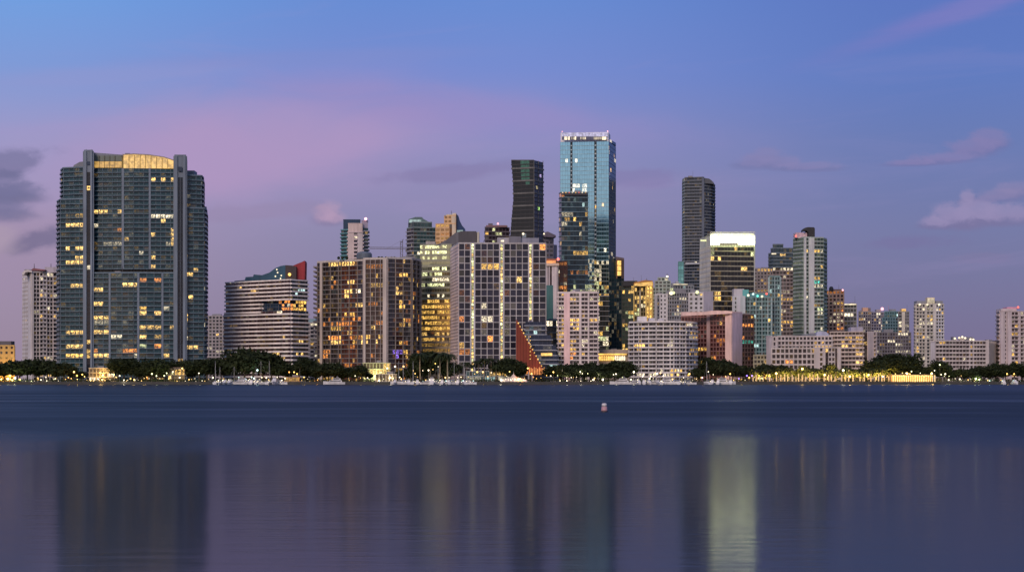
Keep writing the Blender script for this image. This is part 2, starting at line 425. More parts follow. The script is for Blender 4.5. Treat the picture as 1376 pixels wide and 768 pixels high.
    def finish(s):
        for (name, _, _), (mb, mat) in s.parts.items(): mb.build(name, mat, s.root, s.o)
        for k in sorted(s.floors, key=lambda q: q[0]): mb, mat = s.floors[k]; mb.build('balcony', mat, s.root, s.o)
        single = []
        if s.nwin:
            vis = [i for i, p in enumerate(s.panes) if p[3]]
            vis.sort(key=lambda i: (-(sum(s.panes[i][1]) if s.panes[i][1] else 0), s.rnd.random()))
            single = vis[:s.nwin]
        sset = set(single)
        for i in single:
            o = bpy.data.objects.new('window', s.pane_mesh('window', [s.panes[i]])); C.objects.link(o); o.parent = s.root
            if s.panes[i][1] and sum(s.panes[i][1]) > .6: o['label'] = 'glowing window'
        rest = [p for i, p in enumerate(s.panes) if i not in sset]
        if rest:
            o = bpy.data.objects.new('windows', s.pane_mesh('windows', rest)); C.objects.link(o); o.parent = s.root; o['kind'] = 'stuff'
        return s.root
def railmat(c):
    key = ('rail', tuple(c))
    if key in MATS: return MATS[key]
    m = bpy.data.materials.new('railing_glass'); m.use_nodes = True; g = NT(m.node_tree)
    b = g.n['Principled BSDF']; b.inputs['Base Color'].default_value = (*c, 1); b.inputs['Roughness'].default_value = .15
    b.inputs['Alpha'].default_value = .30; b.inputs['Specular IOR Level'].default_value = .8
    MATS[key] = m; return m
def leafmat(dark=1.0):
    key = 'leaf%.1f' % dark
    if key in MATS: return MATS[key]
    m = bpy.data.materials.new('foliage'); m.use_nodes = True; g = NT(m.node_tree)
    b = g.n['Principled BSDF']; tc = g.new('ShaderNodeTexCoord').outputs['Object']
    n = g.noise(tc, .5, 3, .6); q = g.noise(tc, 2.7, 2, .6)
    c = g.ramp(g.m('ADD', g.m('MULTIPLY', n, .6), g.m('MULTIPLY', q, .4)), [(.25, (.010 * dark, .015 * dark, .008 * dark, 1)), (.5, (.020 * dark, .030 * dark, .012 * dark, 1)), (.75, (.042 * dark, .056 * dark, .020 * dark, 1))])
    g.l.new(c, b.inputs['Base Color']); b.inputs['Roughness'].default_value = .8
    b.inputs['Specular IOR Level'].default_value = .2
    MATS[key] = m; return m
# ------------------------------------------------------------------ the city, left to right
GR = 'towers and blocks of the skyline'
def B(name, label, D, px, **k):
    return Building(name, label, D, px, GR, k.pop('cat', 'building'), **k)

# 1 ochre low block at the left edge
b = B('apartment_block', 'low ochre floodlit block at the far left edge of the shore', 1290, 5, nwin=30)
s1 = S(fh=3.2, bay=3.6, wall=(.55, .36, .12), pw=1.9, sh=1.7, sd=.25, pd=.28, tone=(.05, .03, .02), litp=.04)
b.vol([(-30, 1290), (19.5, 1290)], 465, s1, depth=22)
b.box(-6, 15, 458, 464, 1296, 9, (.12, .11, .13)); b.finish()

# 2 white tower left of the big one
b = B('condo_tower', 'slim white tower with curved roof eyebrow just left of the big teal tower', 1400, 55, nwin=60)
w2 = (.62, .58, .58)
sL = S(each=True, fh=3.05, bay=3.4, wall=w2, pw=1.5, sh=1.5, sd=.3, pd=.32, litp=.03, tone=(.03, .03, .04))
sM = S(each=True, fh=3.05, bay=3.6, wall=w2, pw=.7, sh=1.0, sd=1.0, pd=.6, litp=.1, tone=(.03, .03, .035), curt=.25)
sD = S(each=True, fh=3.05, bay=3.3, wall=w2, pw=.4, sh=.8, sd=.3, pd=.2, litp=.12, tone=(.03, .03, .035))
b.vol([(30.5, 1425), (42, 1400), (78, 1412)], 366, sM, depth=20, zones={0: [(30.5, 38, sL), (38, 42, S(solid=True, wall=w2))],
      1: [(42, 45, S(solid=True, wall=w2, pd=.8)), (45, 53, sD), (53, 58, sM), (58, 63, S(each=True, fh=3.05, bay=2.4, wall=w2, pw=1.2, sh=1.3, sd=.6, litp=.1)), (63, 71, sD), (71, 78, sM)]})
b.shape([(30, 369), (30, 366), (33, 363), (38, 362), (43, 364), (43, 366), (38, 365), (34, 366), (32, 369)], 1398, 16, w2, 'roof_eyebrow')
b.box(42, 58, 361.5, 366, 1404, 14, w2); b.shape([(42, 362), (45, 360), (60, 362), (60, 363.5), (42, 363.5)], 1402, 16, (.25, .1, .12), 'roof')
b.box(60, 78, 358.5, 366, 1408, 12, (.45, .42, .5)); b.mast(46, 354, 361, 1404); b.mast(68.5, 354, 359, 1410); b.finish()

# 3 the big teal tower
spC = [(88, 112, 280, 283, 'warm', 1.6, .75), (88, 112, 297, 303, 'warm', 1.7, .8), (88, 112, 332, 339, 'warm', 1.7, .85), (87, 112, 350, 356, 'warm', 1.5, .8), (103, 112, 345, 349, 'warm', 1.5, 1),
       (103, 113, 237, 240, 'white', 1.4, .9), (117, 124, 250, 254, 'warm', 1.5, 1), (127, 164, 281, 286, 'warm', 1.5, .85), (127, 133, 300, 304, 'white', 1.2, .9), (127, 133, 311, 315, 'warm', 1.5, .9),
       (150, 164, 305, 309, 'orange', 1.0, .7), (127, 158, 328, 332, 'warm', 1.6, .9), (203, 236, 240, 246, 'warm', 1.4, .9), (203, 236, 286, 291, 'white', 1.3, .9), (206, 230, 296, 302, 'warm', 1.5, .9),
       (229, 236, 300, 331, 'warm', 1.2, .6), (168, 182, 340, 345, 'orange', .8, .6), (204, 212, 341, 347, 'warm', 1.2, .8), (218, 228, 325, 331, 'white', .6, .5),
       (92, 112, 380, 386, 'warm', 1.4, .8), (100, 112, 409, 414, 'warm', 1.2, .8), (88, 112, 445, 451, 'warm', 1.6, .9), (90, 112, 463, 468, 'warm', 1.4, .8), (90, 113, 474, 483, 'gold', 1.5, .9),
       (126, 136, 387, 391, 'warm', 1.5, 1), (126, 136, 404, 409, 'warm', 1.4, 1), (126, 143, 421, 427, 'warm', 1.3, .8), (128, 146, 445, 450, 'warm', 1.6, .9), (124, 146, 468, 472, 'orange', 1.2, .8), (124, 146, 474, 480, 'warm', 1.8, 1),
       (166, 184, 381, 387, 'warm', 1.7, 1), (187, 198, 375, 380, 'orange', 1.0, .7), (209, 216, 376, 381, 'orange', 1.1, 1), (187, 200, 410, 415, 'gold', 1.5, 1), (187, 200, 416, 421, 'warm', 1.7, 1), (209, 216, 416, 421, 'warm', 1.4, 1),
       (166, 182, 427, 432, 'warm', 1.4, .8), (187, 201, 450, 456, 'warm', 1.6, 1), (187, 196, 462, 466, 'green', .9, .9), (209, 215, 462, 466, 'orange', 1.1, 1), (218, 229, 474, 480, 'warm', 1.4, .9), (166, 186, 468, 476, 'orange', 1.1, .7),
       (248, 262, 365, 371, 'warm', 1.4, .9), (262, 270, 361, 367, 'warm', .9, .8), (248, 258, 394, 400, 'warm', 1.5, .9), (248, 256, 421, 430, 'warm', 1.2, .8), (248, 272, 463, 469, 'warm', 1.6, .9), (115, 124, 458, 481, 'warm', 1.0, .5), (246, 250, 445, 460, 'white', 1.1, .5)]
b = B('condo_tower', 'huge wide teal glass tower with glowing yellow rooftop lantern, tallest on the left', 1300, 177, nwin=100, spots=spC)
cS = (.13, .19, .25); cP = (.16, .20, .26); tC = (.008, .036, .054)
wing = S(fh=3.14, bay=5.2, wall=(.10, .13, .16), slab=cS, pier=cS, pw=.3, pd=.5, sh=.42, sd=1.3, tone=tC, tv=.9, litp=.02, each=True, rail=(.05, .11, .13), curt=.06, every=2)
midS = S(fh=3.14, bay=4.6, wall=(.10, .13, .16), slab=cS, pier=cS, pw=.3, pd=.7, sh=.42, sd=1.2, tone=tC, tv=.9, litp=.025, each=True, rail=(.05, .11, .13), curt=.06, every=2)
lowS = dict(midS, bay=4.4); pierS = S(solid=True, wall=cP, pd=.9)
slot = S(fh=3.14, bay=3.1, wall=(.03, .035, .05), pw=.1, pd=.1, sh=.3, sd=.08, tone=(.008, .012, .022), litp=.02, curt=0, dim=0)
b.vol([(77.5, 1322), (82, 1306), (113.5, 1302)], 268, wing, depth=30, side=dict(wing, bay=5))
b.vol([(82.5, 1322), (86, 1308), (113.5, 1303.5)], 225.5, wing, ybot=267, depth=26, units=0)
b.shape([(98, 226), (99, 222), (107, 217.5), (112, 217), (112, 226)], 1310, 14, (.2, .22, .26), 'penthouse')
b.vol([(113.2, 1298), (124.4, 1297.5)], 203, pierS, depth=34, zones={0: [(113.2, 116.6, pierS), (116.6, 121.8, slot, 231), (121.8, 124.4, pierS)]}, side=pierS, units=0)
b.box(117, 120.8, 217, 221.5, 1297.1, .35, (.03, .05, .09), 'opening')
mz = [(124.4, 126, pierS), (126, 164, midS), (164, 167, pierS), (167, 200, midS), (200, 202.6, pierS), (202.6, 236, midS)]
b.vol([(124.4, 1303), (180, 1300), (236, 1303)], 226, midS, ybot=361.5, depth=30, zones={0: mz[:3] + [(167, 180, midS)], 1: [(180, 200, midS)] + mz[4:]}, units=0, cap=False)
b.vol([(124.4, 1305), (236, 1305)], 361.5, dict(slot, each=False), ybot=367, depth=26, units=0, cap=False)
lz = [(124.4, 146.5, lowS), (146.5, 149, pierS), (149, 184.5, lowS), (184.5, 187.3, pierS), (187.3, 217, lowS), (217, 219.6, pierS), (219.6, 236, lowS)]
b.vol([(124.4, 1299.5), (180, 1296), (236, 1299.5)], 367, lowS, depth=32, zones={0: lz[:2] + [(149, 180, lowS)], 1: [(180, 184.5, lowS)] + lz[3:]}, units=0)
b.vol([(234.8, 1298), (249.6, 1298.6)], 209.5, pierS, depth=34, zones={0: [(234.8, 238.6, pierS), (238.6, 246.0, slot, 238), (246.0, 249.6, pierS)]}, side=pierS, units=0)
b.box(239.5, 244.5, 224, 230, 1297.1, .4, (.03, .05, .09), 'opening')
b.vol([(246, 1302), (273.5, 1306), (277, 1322)], 280, wing, depth=30)
b.vol([(249.8, 1303.5), (270, 1308), (272.5, 1322)], 236, wing, ybot=279.5, depth=26, units=0)
b.box(250, 261, 229, 236, 1312, 12, (.22, .25, .3))
# lantern behind the parapet: lit glazed room with frames
b.shape([(126, 207.5), (126, 205), (163, 207.8), (163, 225.5), (126, 225.5)], 1304, 26, (.2, .22, .27), 'roof_lantern_wall')
b.box(127, 163.5, 217, 225.2, 1303.3, .4, 0, 'roof_lantern_glass', ('gold', .55))
b.box(127, 163.5, 209, 216.6, 1303.4, .4, (.16, .19, .17), 'roof_lantern_louvre')
b.shape([(166, 207.6), (180, 207.2), (200, 208.4), (220, 211.5), (235, 216.5), (235, 226), (166, 226)], 1301, 26, 0, 'roof_lantern_glass', ('warm', .82))
b.shape([(164, 207), (180, 206.2), (200, 207.3), (220, 210.3), (235, 215), (235, 216.4), (220, 211.6), (200, 208.6), (180, 207.4), (164, 208.2)], 1300.4, 28, (.35, .3, .3), 'roof')
for px in (173, 180.5, 188, 195, 202.5, 210, 217.5, 225): b.box(px, px + .55, 208.5 + max(0, (px - 200)) * .22, 226, 1300.5, .4, (.2, .13, .05), 'roof_lantern_frame')
for px in (133, 140, 147, 154): b.box(px, px + .5, 209, 225.4, 1302.8, .4, (.15, .14, .1), 'roof_lantern_frame')
b.box(168, 174, 205.8, 207, 1308, 6, (.12, .12, .15)); b.mast(116, 200.5, 203, 1300); b.mast(123, 201, 203, 1300)
b.finish()

# 4 far tower between
b = B('apartment_tower', 'small distant grey tower between the teal tower and the white striped hotel', 1750, 289)
b.vol([(271, 1750), (304, 1750)], 425, S(fh=3.1, bay=3.4, wall=(.34, .31, .33), pw=1.0, sh=1.2, litp=.12, curt=.3, lit=('white', 'warm')), depth=20); b.finish()

# 5 white striped hotel
spE = [(374, 392, 404, 416, 'orange', 1.2, .8), (392, 413, 403, 417, 'gold', 1.3, .75), (370, 379, 417, 422, 'white', 1.5, .6), (397, 410, 388, 396, 'cool', 1.1, .6), (396, 409, 453, 460, 'warm', 1.5, .6), (397, 409, 471, 479, 'warm', 1.6, .7), (335, 345, 460, 463, 'gold', 1.2, .6), (368, 376, 485, 490, 'gold', 1., .6), (380, 394, 448, 453, 'warm', .7, .4)]
b = B('hotel', 'white striped hotel slab with navy and red wedge on its roof', 1330, 350, nwin=100, spots=spE)
w5 = (.86, .79, .77)
h5 = S(fh=2.85, bay=3.9, wall=(.06, .05, .06), slab=w5, pier=(.2, .18, .2), pw=.25, pd=.3, sh=1.15, sd=1.4, each=True, litp=.02, tone=(.05, .025, .03), curt=.06, every=3)
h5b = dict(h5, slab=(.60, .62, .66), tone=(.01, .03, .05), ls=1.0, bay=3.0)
dk = dict(h5, slab=(.06, .09, .15), each=False, sd=.5, sh=.4, litp=.05, tone=(.02, .04, .07))
P5 = [(303.5, 1368), (390, 1325), (413, 1342)]
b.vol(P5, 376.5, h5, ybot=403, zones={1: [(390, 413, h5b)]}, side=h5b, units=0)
b.vol([(303.9, 1368), (352, 1344.5)], 403, h5, ybot=419, depth=14, units=0, cap=False, Dref=1325)
b.vol([(352, 1346), (390, 1328), (411.5, 1344)], 403, dk, ybot=417, units=0, cap=False, Dref=1325)
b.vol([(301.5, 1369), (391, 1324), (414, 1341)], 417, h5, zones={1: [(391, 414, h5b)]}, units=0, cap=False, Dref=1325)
b.shape([(315, 380), (315, 377.2), (329, 376), (330, 372), (340, 371.5), (341, 368.5), (352, 369.5), (362, 366), (370, 360), (377, 357.2), (384, 356), (384, 378), (340, 382)], 1362, 16, (.03, .09, .15), 'roof_wedge')
b.shape([(383.5, 375.5), (383.5, 356), (392, 356.5), (398, 358), (398, 375.5)], 1342, 14, (.06, .045, .05), 'penthouse')
b.shape([(397, 375.5), (392, 357.5), (400, 354), (407, 351.2), (409.2, 350), (410, 352), (409.5, 375.5)], 1345, 12, (.30, .03, .04), 'roof_fin')
b.beacon(389, 368.5, 1341, 'gold', 1.1, 2.2, 'roof_lamp')
for q in ((372, 362), (373, 366), (370, 371), (378, 370), (377, 374)): b.beacon(*q, 1361.5, 'white', .55, 1.6, 'roof_lamp')
for k in range(14): b.beacon(310 + k * 6, 379.6 - k * .26, 1364 - k * 2.8, 'white', .5, 1.3, 'roof_lamp')
b.finish()
b = B('apartment_block', 'low pale block with lit rooms squeezed right of the striped hotel', 1480, 420)
b.vol([(411, 1480), (428, 1480)], 434, S(fh=3.1, bay=4, wall=(.5, .46, .46), sh=1.2, litp=.3, lit=('white', 'gold'), tone=(.03, .03, .04)), depth=20)
b.box(413, 424, 428, 434, 1484, 12, (.3, .45, .5)); b.finish()

# 7 white and teal tower behind the brown slabs
b = B('condo_tower', 'white tower with teal balconies and navy crown rising behind the brown slabs', 1720, 476)
t7 = S(fh=3.3, bay=4, wall=(.05, .14, .17), slab=(.12, .3, .34), pw=.2, sh=.9, sd=1.6, litp=.06, tone=(.01, .05, .06))
w7 = S(fh=3.3, bay=3.2, wall=(.6, .5, .5), pw=1.6, sh=1.2, sd=.3, litp=.04)
d7 = S(fh=3.3, bay=5, wall=(.6, .5, .52), pw=.2, sh=1.3, sd=1.3, litp=.05, tone=(.02, .02, .04))
b.vol([(459, 1722), (469, 1718)], 309, t7, depth=18, units=0)
b.vol([(461.5, 1722), (484, 1722)], 296, S(solid=True, wall=(.02, .05, .10), pd=.1), ybot=309, depth=15, units=0)
b.vol([(468, 1716), (487, 1716)], 301, S(solid=True, wall=(.62, .5, .48), pd=.1), ybot=312.5, depth=15, units=0)
b.vol([(468, 1716), (487, 1716)], 312.5, d7, depth=20, zones={0: [(468, 475.5, S(solid=True, wall=(.6, .5, .5))), (475.5, 480.5, d7), (480.5, 487, S(solid=True, wall=(.55, .5, .52)))]}, units=0)
b.vol([(486, 1719), (494.2, 1722)], 297, S(solid=True, wall=(.4, .37, .46), pd=.1), ybot=306, depth=18, units=0)
b.vol([(486, 1719), (494.2, 1722)], 306, dict(t7, slab=(.32, .32, .4), tone=(.02, .06, .07)), depth=18, units=0, cap=False)
b.beacon(491.5, 294, 1719, 'pink', 1.3, 3.0); b.finish()

# crane
cr = empty('tower_crane', (PX(540, 1700), 1700, GZ), 'dark tower crane with long level jib above the brown slabs', 'crane')
m = MB(); D = 1700
for dx in (-1, 1):
    for dy in (-1, 1): m.tube((PX(539.5, D) + dx, D + dy, GZ), (PX(539.5, D) + dx, D + dy, PZ(324, D)), .22, .22, 5)
zz = PZ(350, D); k = 0
while zz < PZ(325, D): m.tube((PX(539.5, D) - (1 if k % 2 else -1), D - 1, zz), (PX(539.5, D) + (1 if k % 2 else -1), D - 1, zz + 2.2), .16, .16, 4); zz += 2.2; k += 1
m.build('mast', wallmat((.2, .18, .2)), cr, tuple(cr.location))
m = MB()
for dz, dy in ((0, -.8), (0, .8), (1.5, 0)): m.tube((PX(497, D), D + dy, PZ(334, D) + dz), (PX(548, D), D + dy, PZ(334.6, D) + dz), .17, .17, 5)
for i in range(40):
    xa = PX(497, D) + i * (PX(548, D) - PX(497, D)) / 40; m.tube((xa, D - .8, PZ(334, D)), (xa + .9, D, PZ(334, D) + 1.5), .1, .1, 4)
m.build('jib', wallmat((.2, .18, .2)), cr, tuple(cr.location))
m = MB(); m.tube((PX(539.5, D), D, PZ(326, D)), (PX(542, D), D, PZ(321, D)), .4, .25, 5); m.tube((PX(541, D), D, PZ(322, D)), (PX(520, D), D, PZ(334, D)), .07, .07, 4)
m.build('apex', wallmat((.2, .18, .2)), cr, tuple(cr.location))
m = MB(); m.box(PX(545, D), PX(548.5, D), D - 1, D + 1, PZ(337.5, D), PZ(335, D)); m.build('counterweight', wallmat((.15, .15, .15)), cr, tuple(cr.location))

# 8 stepped glass tower
b = B('condo_tower', 'dark glass tower with sloping stepped top behind the brown slabs, right of the crane', 1660, 565)
g8 = S(fh=3.4, bay=4, wall=(.1, .13, .14), slab=(.2, .26, .27), pw=.2, sh=.8, sd=.6, litp=.05, lit=('white', 'green'), tone=(.03, .06, .065), tv=.8)
b8 = S(fh=3.4, bay=4, wall=(.1, .1, .11), slab=(.3, .3, .33), pw=.3, sh=1.0, sd=1.5, litp=.16, lit=('warm', 'white'), tone=(.02, .02, .03))
b.vol([(547, 1672), (556, 1660), (586, 1666)], 306, g8, zones={0: [(547, 556, b8)]}, depth=20, units=0)
b.vol([(549, 1672), (556, 1662), (580, 1665)], 299, g8, ybot=306, depth=16, units=0)
b.shape([(549, 299), (549, 294.5), (558, 291.5), (567, 291.5), (569, 294), (578, 299)], 1666, 14, (.10, .16, .17), 'roof')
b.box(550, 566, 295, 299, 1665.4, .4, 0, 'crown_glow', ('cool', .45)); b.finish()

# 9 tan stepped tower
b = B('office_tower', 'tan stepped tower with blue sloped shoulder, lit gold, behind the glass office', 1610, 605)
o9 = S(fh=3.6, bay=3.6, wall=(.66, .42, .22), slab=(.66, .42, .22), pw=.9, pd=.2, sh=1.6, sd=.22, litp=.5, lit=('gold', 'gold', 'orange'), ls=.35, tone=(.3, .18, .08), curt=0)
p9 = S(solid=True, wall=(.62, .52, .40))
b.vol([(585.5, 1612), (612.5, 1606)], 301, o9, depth=20, units=0, zones={0: [(585.5, 604, o9), (604, 607.5, S(fh=3.6, bay=3, wall=(.2, .1, .05), pw=.2, sh=.6, tone=(.1, .04, .02), litp=.1)), (607.5, 612.5, p9)]})
b.vol([(597, 1611), (612.5, 1606.5)], 290, o9, ybot=301, depth=16, units=0, zones={0: [(597, 607, o9), (607, 612.5, p9)]})
b.shape([(597, 290), (600, 288), (607, 287.5), (607, 290)], 1610, 10, (.5, .5, .42), 'roof')
b.shape([(607, 290), (608, 286.5), (613, 286), (613, 290)], 1608, 10, (.62, .55, .45), 'roof')
b.shape([(612.5, 330), (612.5, 286.5), (616, 290), (618, 297), (621, 303), (625, 307.5), (625, 330)], 1610, 20, (.02, .05, .14), 'glass_shoulder', rough=.2)
b.box(614, 622, 309, 326, 1609, .6, 0, 'lit_sign_panel', ('cool', .35)); b.mast(606.5, 283, 287, 1611); b.finish()

# 6 brown twin slabs
spF = [(439, 470, 350, 357, 'warm', 1.3, .7), (461, 478, 352, 357, 'warm', 1.6, .9), (462, 478, 377, 382, 'warm', 1.4, .7), (462, 475, 391, 398, 'warm', 1.5, .8), (478, 486, 388, 392, 'white', 1.4, .8), (476, 488, 408, 412, 'warm', 1.3, .8),
       (462, 477, 418, 424, 'gold', 1.3, .8), (472, 476, 424, 434, 'orange', 1., .7), (438, 460, 453, 458, 'orange', 1.6, .9), (440, 459, 459, 464, 'warm', 1.6, .9), (430, 438, 400, 425, 'gold', .9, .45), (484, 516, 448, 453, 'gold', 1.3, .5), (484, 520, 457, 462, 'warm', 1.4, .5),
       (507, 517, 393, 400, 'gold', 1.2, .6), (534, 548, 369, 374, 'gold', 1.5, .9), (533, 541, 385, 398, 'warm', 1.1, .6), (534, 556, 404, 416, 'gold', 1.2, .5), (534, 545, 430, 447, 'gold', 1.1, .3), (526, 548, 472, 481, 'violet', .8, .5), (540, 548, 472, 477, 'gold', 1.5, .9), (432, 445, 468, 480, 'orange', 1., .4), (424, 500, 420, 482, 'orange', .5, .06)]
b = B('apartment_slab', 'broad brown twin apartment slab with many lit rooms and roof drum, mid left of the shore', 1325, 492, nwin=100, spots=spF)
wf = (.05, .035, .035); pf = (.30, .25, .22)
f1 = S(each=True, fh=3.2, bay=3.4, wall=wf, slab=(.10, .07, .06), pier=pf, pw=.38, pd=.9, sh=.45, sd=.7, litp=.13, lit=('gold', 'warm', 'orange', 'orange'), ls=.75, tone=(.04, .016, .012), tv=1.2, every=3, curt=.06)
f2 = dict(f1, bay=1.8, pier=(.36, .31, .30), every=2, slab=(.22, .19, .18), tone=(.04, .025, .025), litp=.05)
f3 = dict(f1, slab=(.24, .22, .23), tone=(.03, .03, .045), litp=.03)
fp = S(solid=True, wall=(.5, .44, .41), pd=1.1)
sideF = S(fh=3.2, bay=5, wall=wf, slab=(.3, .26, .25), pw=0, sh=1.1, sd=3.2, litp=.1, each=True, tone=(.04, .02, .02))
b.vol([(427, 1352), (489, 1328)], 350.5, f1, depth=24, side=sideF, par=1.4, parc=(.5, .45, .42), zones={0: [(427, 431, f3), (431, 434, fp), (434, 459, dict(f1, tone=(.02, .018, .018), slab=(.16, .14, .14))), (459, 481, dict(f1, tone=(.09, .03, .02), litp=.16)), (481, 489, f3)]})
b.vol([(489, 1326), (520, 1322)], 348.5, f2, depth=28, side=f2, par=1.4, parc=(.5, .45, .42), zones={0: [(489, 491.5, fp), (491.5, 515, f2), (515, 520, fp)]})
b.vol([(520, 1323), (553, 1334), (565, 1352)], 347.5, f1, depth=26, par=1.4, parc=(.5, .46, .45), zones={0: [(520, 531, f3), (531, 541, f1), (541, 552, dict(f1, tone=(.02, .018, .018)))], 1: [(553, 565, dict(f1, tone=(.015, .015, .018), slab=(.12, .11, .12), pier=(.2, .18, .18)))]})
m = b.part('roof_drum', wallmat((.12, .15, .19))); m.lathe((PX(489.5, 1340), 1340, PZ(347.6, 1340)), [(5.4, 0), (5.4, 3.2), (4.6, 4.4), (2.5, 5.0), (.1, 5.2)], 18)
for px in (509, 513, 519, 526, 530, 455, 460, 466): m = b.part('roof_planting', leafmat()); m.ball((PX(px, 1336), 1336, PZ(346.4, 1336)), 1.1, 7, 5)
b.finish()

# 10 olive glass office
spK = [(566, 605, 328, 333, 'green', 1.3, .6), (566, 600, 337, 343, 'green', 1.6, .8), (566, 604, 344, 350, 'green', .8, .35), (567, 605, 354, 359, 'green', 1.5, .75), (580, 604, 358, 364, 'green', 1.5, .8), (566, 597, 366, 371, 'green', 1.3, .7), (566, 596, 378, 384, 'green', 1.2, .6), (568, 600, 397, 402, 'white', 1.2, .4), (566, 605, 404, 411, 'gold', .9, .75), (565, 606, 411, 446, 'gold', .8, .95), (565, 606, 446, 452, 'warm', .75, .5), (566, 600, 452, 458, 'gold', .7, .7), (566, 606, 458, 476, 'gold', .2, .9)]  # gold entries make panes glow in place of a golden reflection
b = B('office_tower', 'olive glass office block with rows of strip lights above a golden lit lower half', 1390, 585, nwin=100, spots=spK)  # golden lower half is a painted reflection; the label seeds the pane randomness
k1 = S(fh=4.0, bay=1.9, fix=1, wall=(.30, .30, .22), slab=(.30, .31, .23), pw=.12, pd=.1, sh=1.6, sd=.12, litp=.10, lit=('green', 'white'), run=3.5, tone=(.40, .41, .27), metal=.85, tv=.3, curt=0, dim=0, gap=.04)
kg_refl = dict(k1, tone=(.95, .58, .20), slab=(.55, .33, .11), tv=.5, lit=('gold',), litp=.3)  # golden reflection put into the pane and slab colour
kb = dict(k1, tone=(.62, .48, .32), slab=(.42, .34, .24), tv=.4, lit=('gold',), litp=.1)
b.vol([(564.5, 1392), (607, 1386)], 329, k1, depth=24, units=0, zones={0: [(564.5, 607, k1, None, 402), (564.5, 607, kg_refl, 402, 446), (564.5, 607, kb, 446)]})
b.shape([(585, 330), (600, 322), (612, 312.5), (624, 310), (624, 331)], 1388, 18, (.13, .13, .15), 'roof_screen')
b.box(572, 585, 324, 329.5, 1394, 12, (.36, .33, .32)); b.finish()

# 12/13 things behind the white grid block
b = B('condo_tower', 'dark tower with sparkling top floors just left of the black curved tower', 1560, 668)
b.vol([(652, 1560), (684, 1566)], 306, S(fh=3.4, bay=3.8, wall=(.09, .08, .10), slab=(.14, .12, .15), pw=.4, sh=.9, sd=.8, litp=.25, lit=('white', 'gold', 'green'), tone=(.03, .02, .03)), depth=20, units=1)
b.box(653, 681, 302.5, 305, 1562, 14, (.25, .15, .17)); b.box(656, 662, 300, 303, 1564, 6, (.14, .12, .15)); b.beacon(669, 300.5, 1563, 'pink', .9, 1.6); b.finish()
b = B('office_tower', 'narrow grey tower with flared cap between the black curved tower and blue tower', 1640, 740)
b.vol([(727, 1640), (743.5, 1644)], 318, S(fh=3.6, bay=3.6, wall=(.2, .18, .22), pw=.8, sh=1.6, litp=.08, tone=(.03, .03, .05)), depth=18, units=0)
b.vol([(742, 1650), (748, 1652)], 330, S(solid=True, wall=(.22, .2, .27)), depth=14, units=0)
b.shape([(729, 318), (729, 313), (736, 311), (747, 316), (747, 317.5), (743, 318.5)], 1638, 18, (.14, .12, .16), 'roof_canopy'); b.beacon(731, 314, 1637, 'white', .7, 2); b.finish()

# 14 black curved tower
b = B('condo_tower', 'black tower with concave waist beside the tall blue tower', 1530, 707, nwin=60)
D = 1530; fh = 3.3; z0 = GZ; z1 = PZ(216, D); nf = 53
def edge(py):   # left silhouette in photo pixels
    pts = [(216, 687.2), (240, 689.2), (265, 689.8), (290, 687.6), (325, 684.8), (520, 682)]
    for (a, xa), (c_, xc) in zip(pts, pts[1:]):
        if a <= py <= c_: t = (py - a) / (c_ - a); return xa + (xc - xa) * t
    return 683
fh = (z1 - z0) / nf
for j in range(nf):
    a = z0 + j * fh; py = HOR - (a + fh - H) * F / D
    xl = edge(max(216, min(519, py))); P = [(PX(xl, 1533), 1533), (PX(717.5, 1526), 1526), (PX(730, 1542), 1542), (PX(xl + 4, 1556), 1556)]
    q = MB(); 
    b.part('wall', wallmat((.035, .035, .04))).prism(P, a + .001, a + fh - .001)
    big = (j % 3 == 0)
    fk = (a, 'x'); b.floors[fk] = (MB(), wallmat((.13, .13, .13) if big else (.045, .045, .05)))
    for u, v in ((P[0], P[1]), (P[1], P[2])):
        L = math.hypot(v[0] - u[0], v[1] - u[1]); d = ((v[0] - u[0]) / L, (v[1] - u[1]) / L); n = (d[1], -d[0])
        b.floors[fk][0].obox(u, d, n, -.2, L, .01, .8 if big else .45, a, a + (1.25 if big else .7))
        nb = int(L / 3.4)
        for i in range(nb):
            u0 = i * L / nb + .1; u1 = (i + 1) * L / nb - .1; za = a + .75; zb = a + fh - .06
            c0 = lambda uu, zz: (u[0] + d[0] * uu + n[0] * .06, u[1] + d[1] * uu + n[1] * .06, zz)
            gl = None; pc = toxy(*c0((u0 + u1) / 2, za))
            if b.rnd.random() < (.05 if n[0] > .3 else .03): gl = tuple(v_ * b.rnd.uniform(.3, 1.2) for v_ in LIT[b.rnd.choice(('white', 'gold', 'cool'))])
            tn = (.015, .017, .02, 0)
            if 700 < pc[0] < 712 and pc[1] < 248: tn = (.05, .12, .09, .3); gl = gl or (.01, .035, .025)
            b.panes.append(([c0(u0, za), c0(u1, za), c0(u1, zb), c0(u0, zb)], gl, tn, True))
for px in (717.6, 723.5, 729.8): b.box(px - .5, px + .3, 216, 470, 1525.2 if px < 720 else 1525.2 + (px - 717.5) * 1.3, .5, (.12, .12, .12), 'corner_fin')
b.box(687, 717.5, 214.6, 216, 1531, 20, (.10, .10, .11), 'parapet'); b.finish()

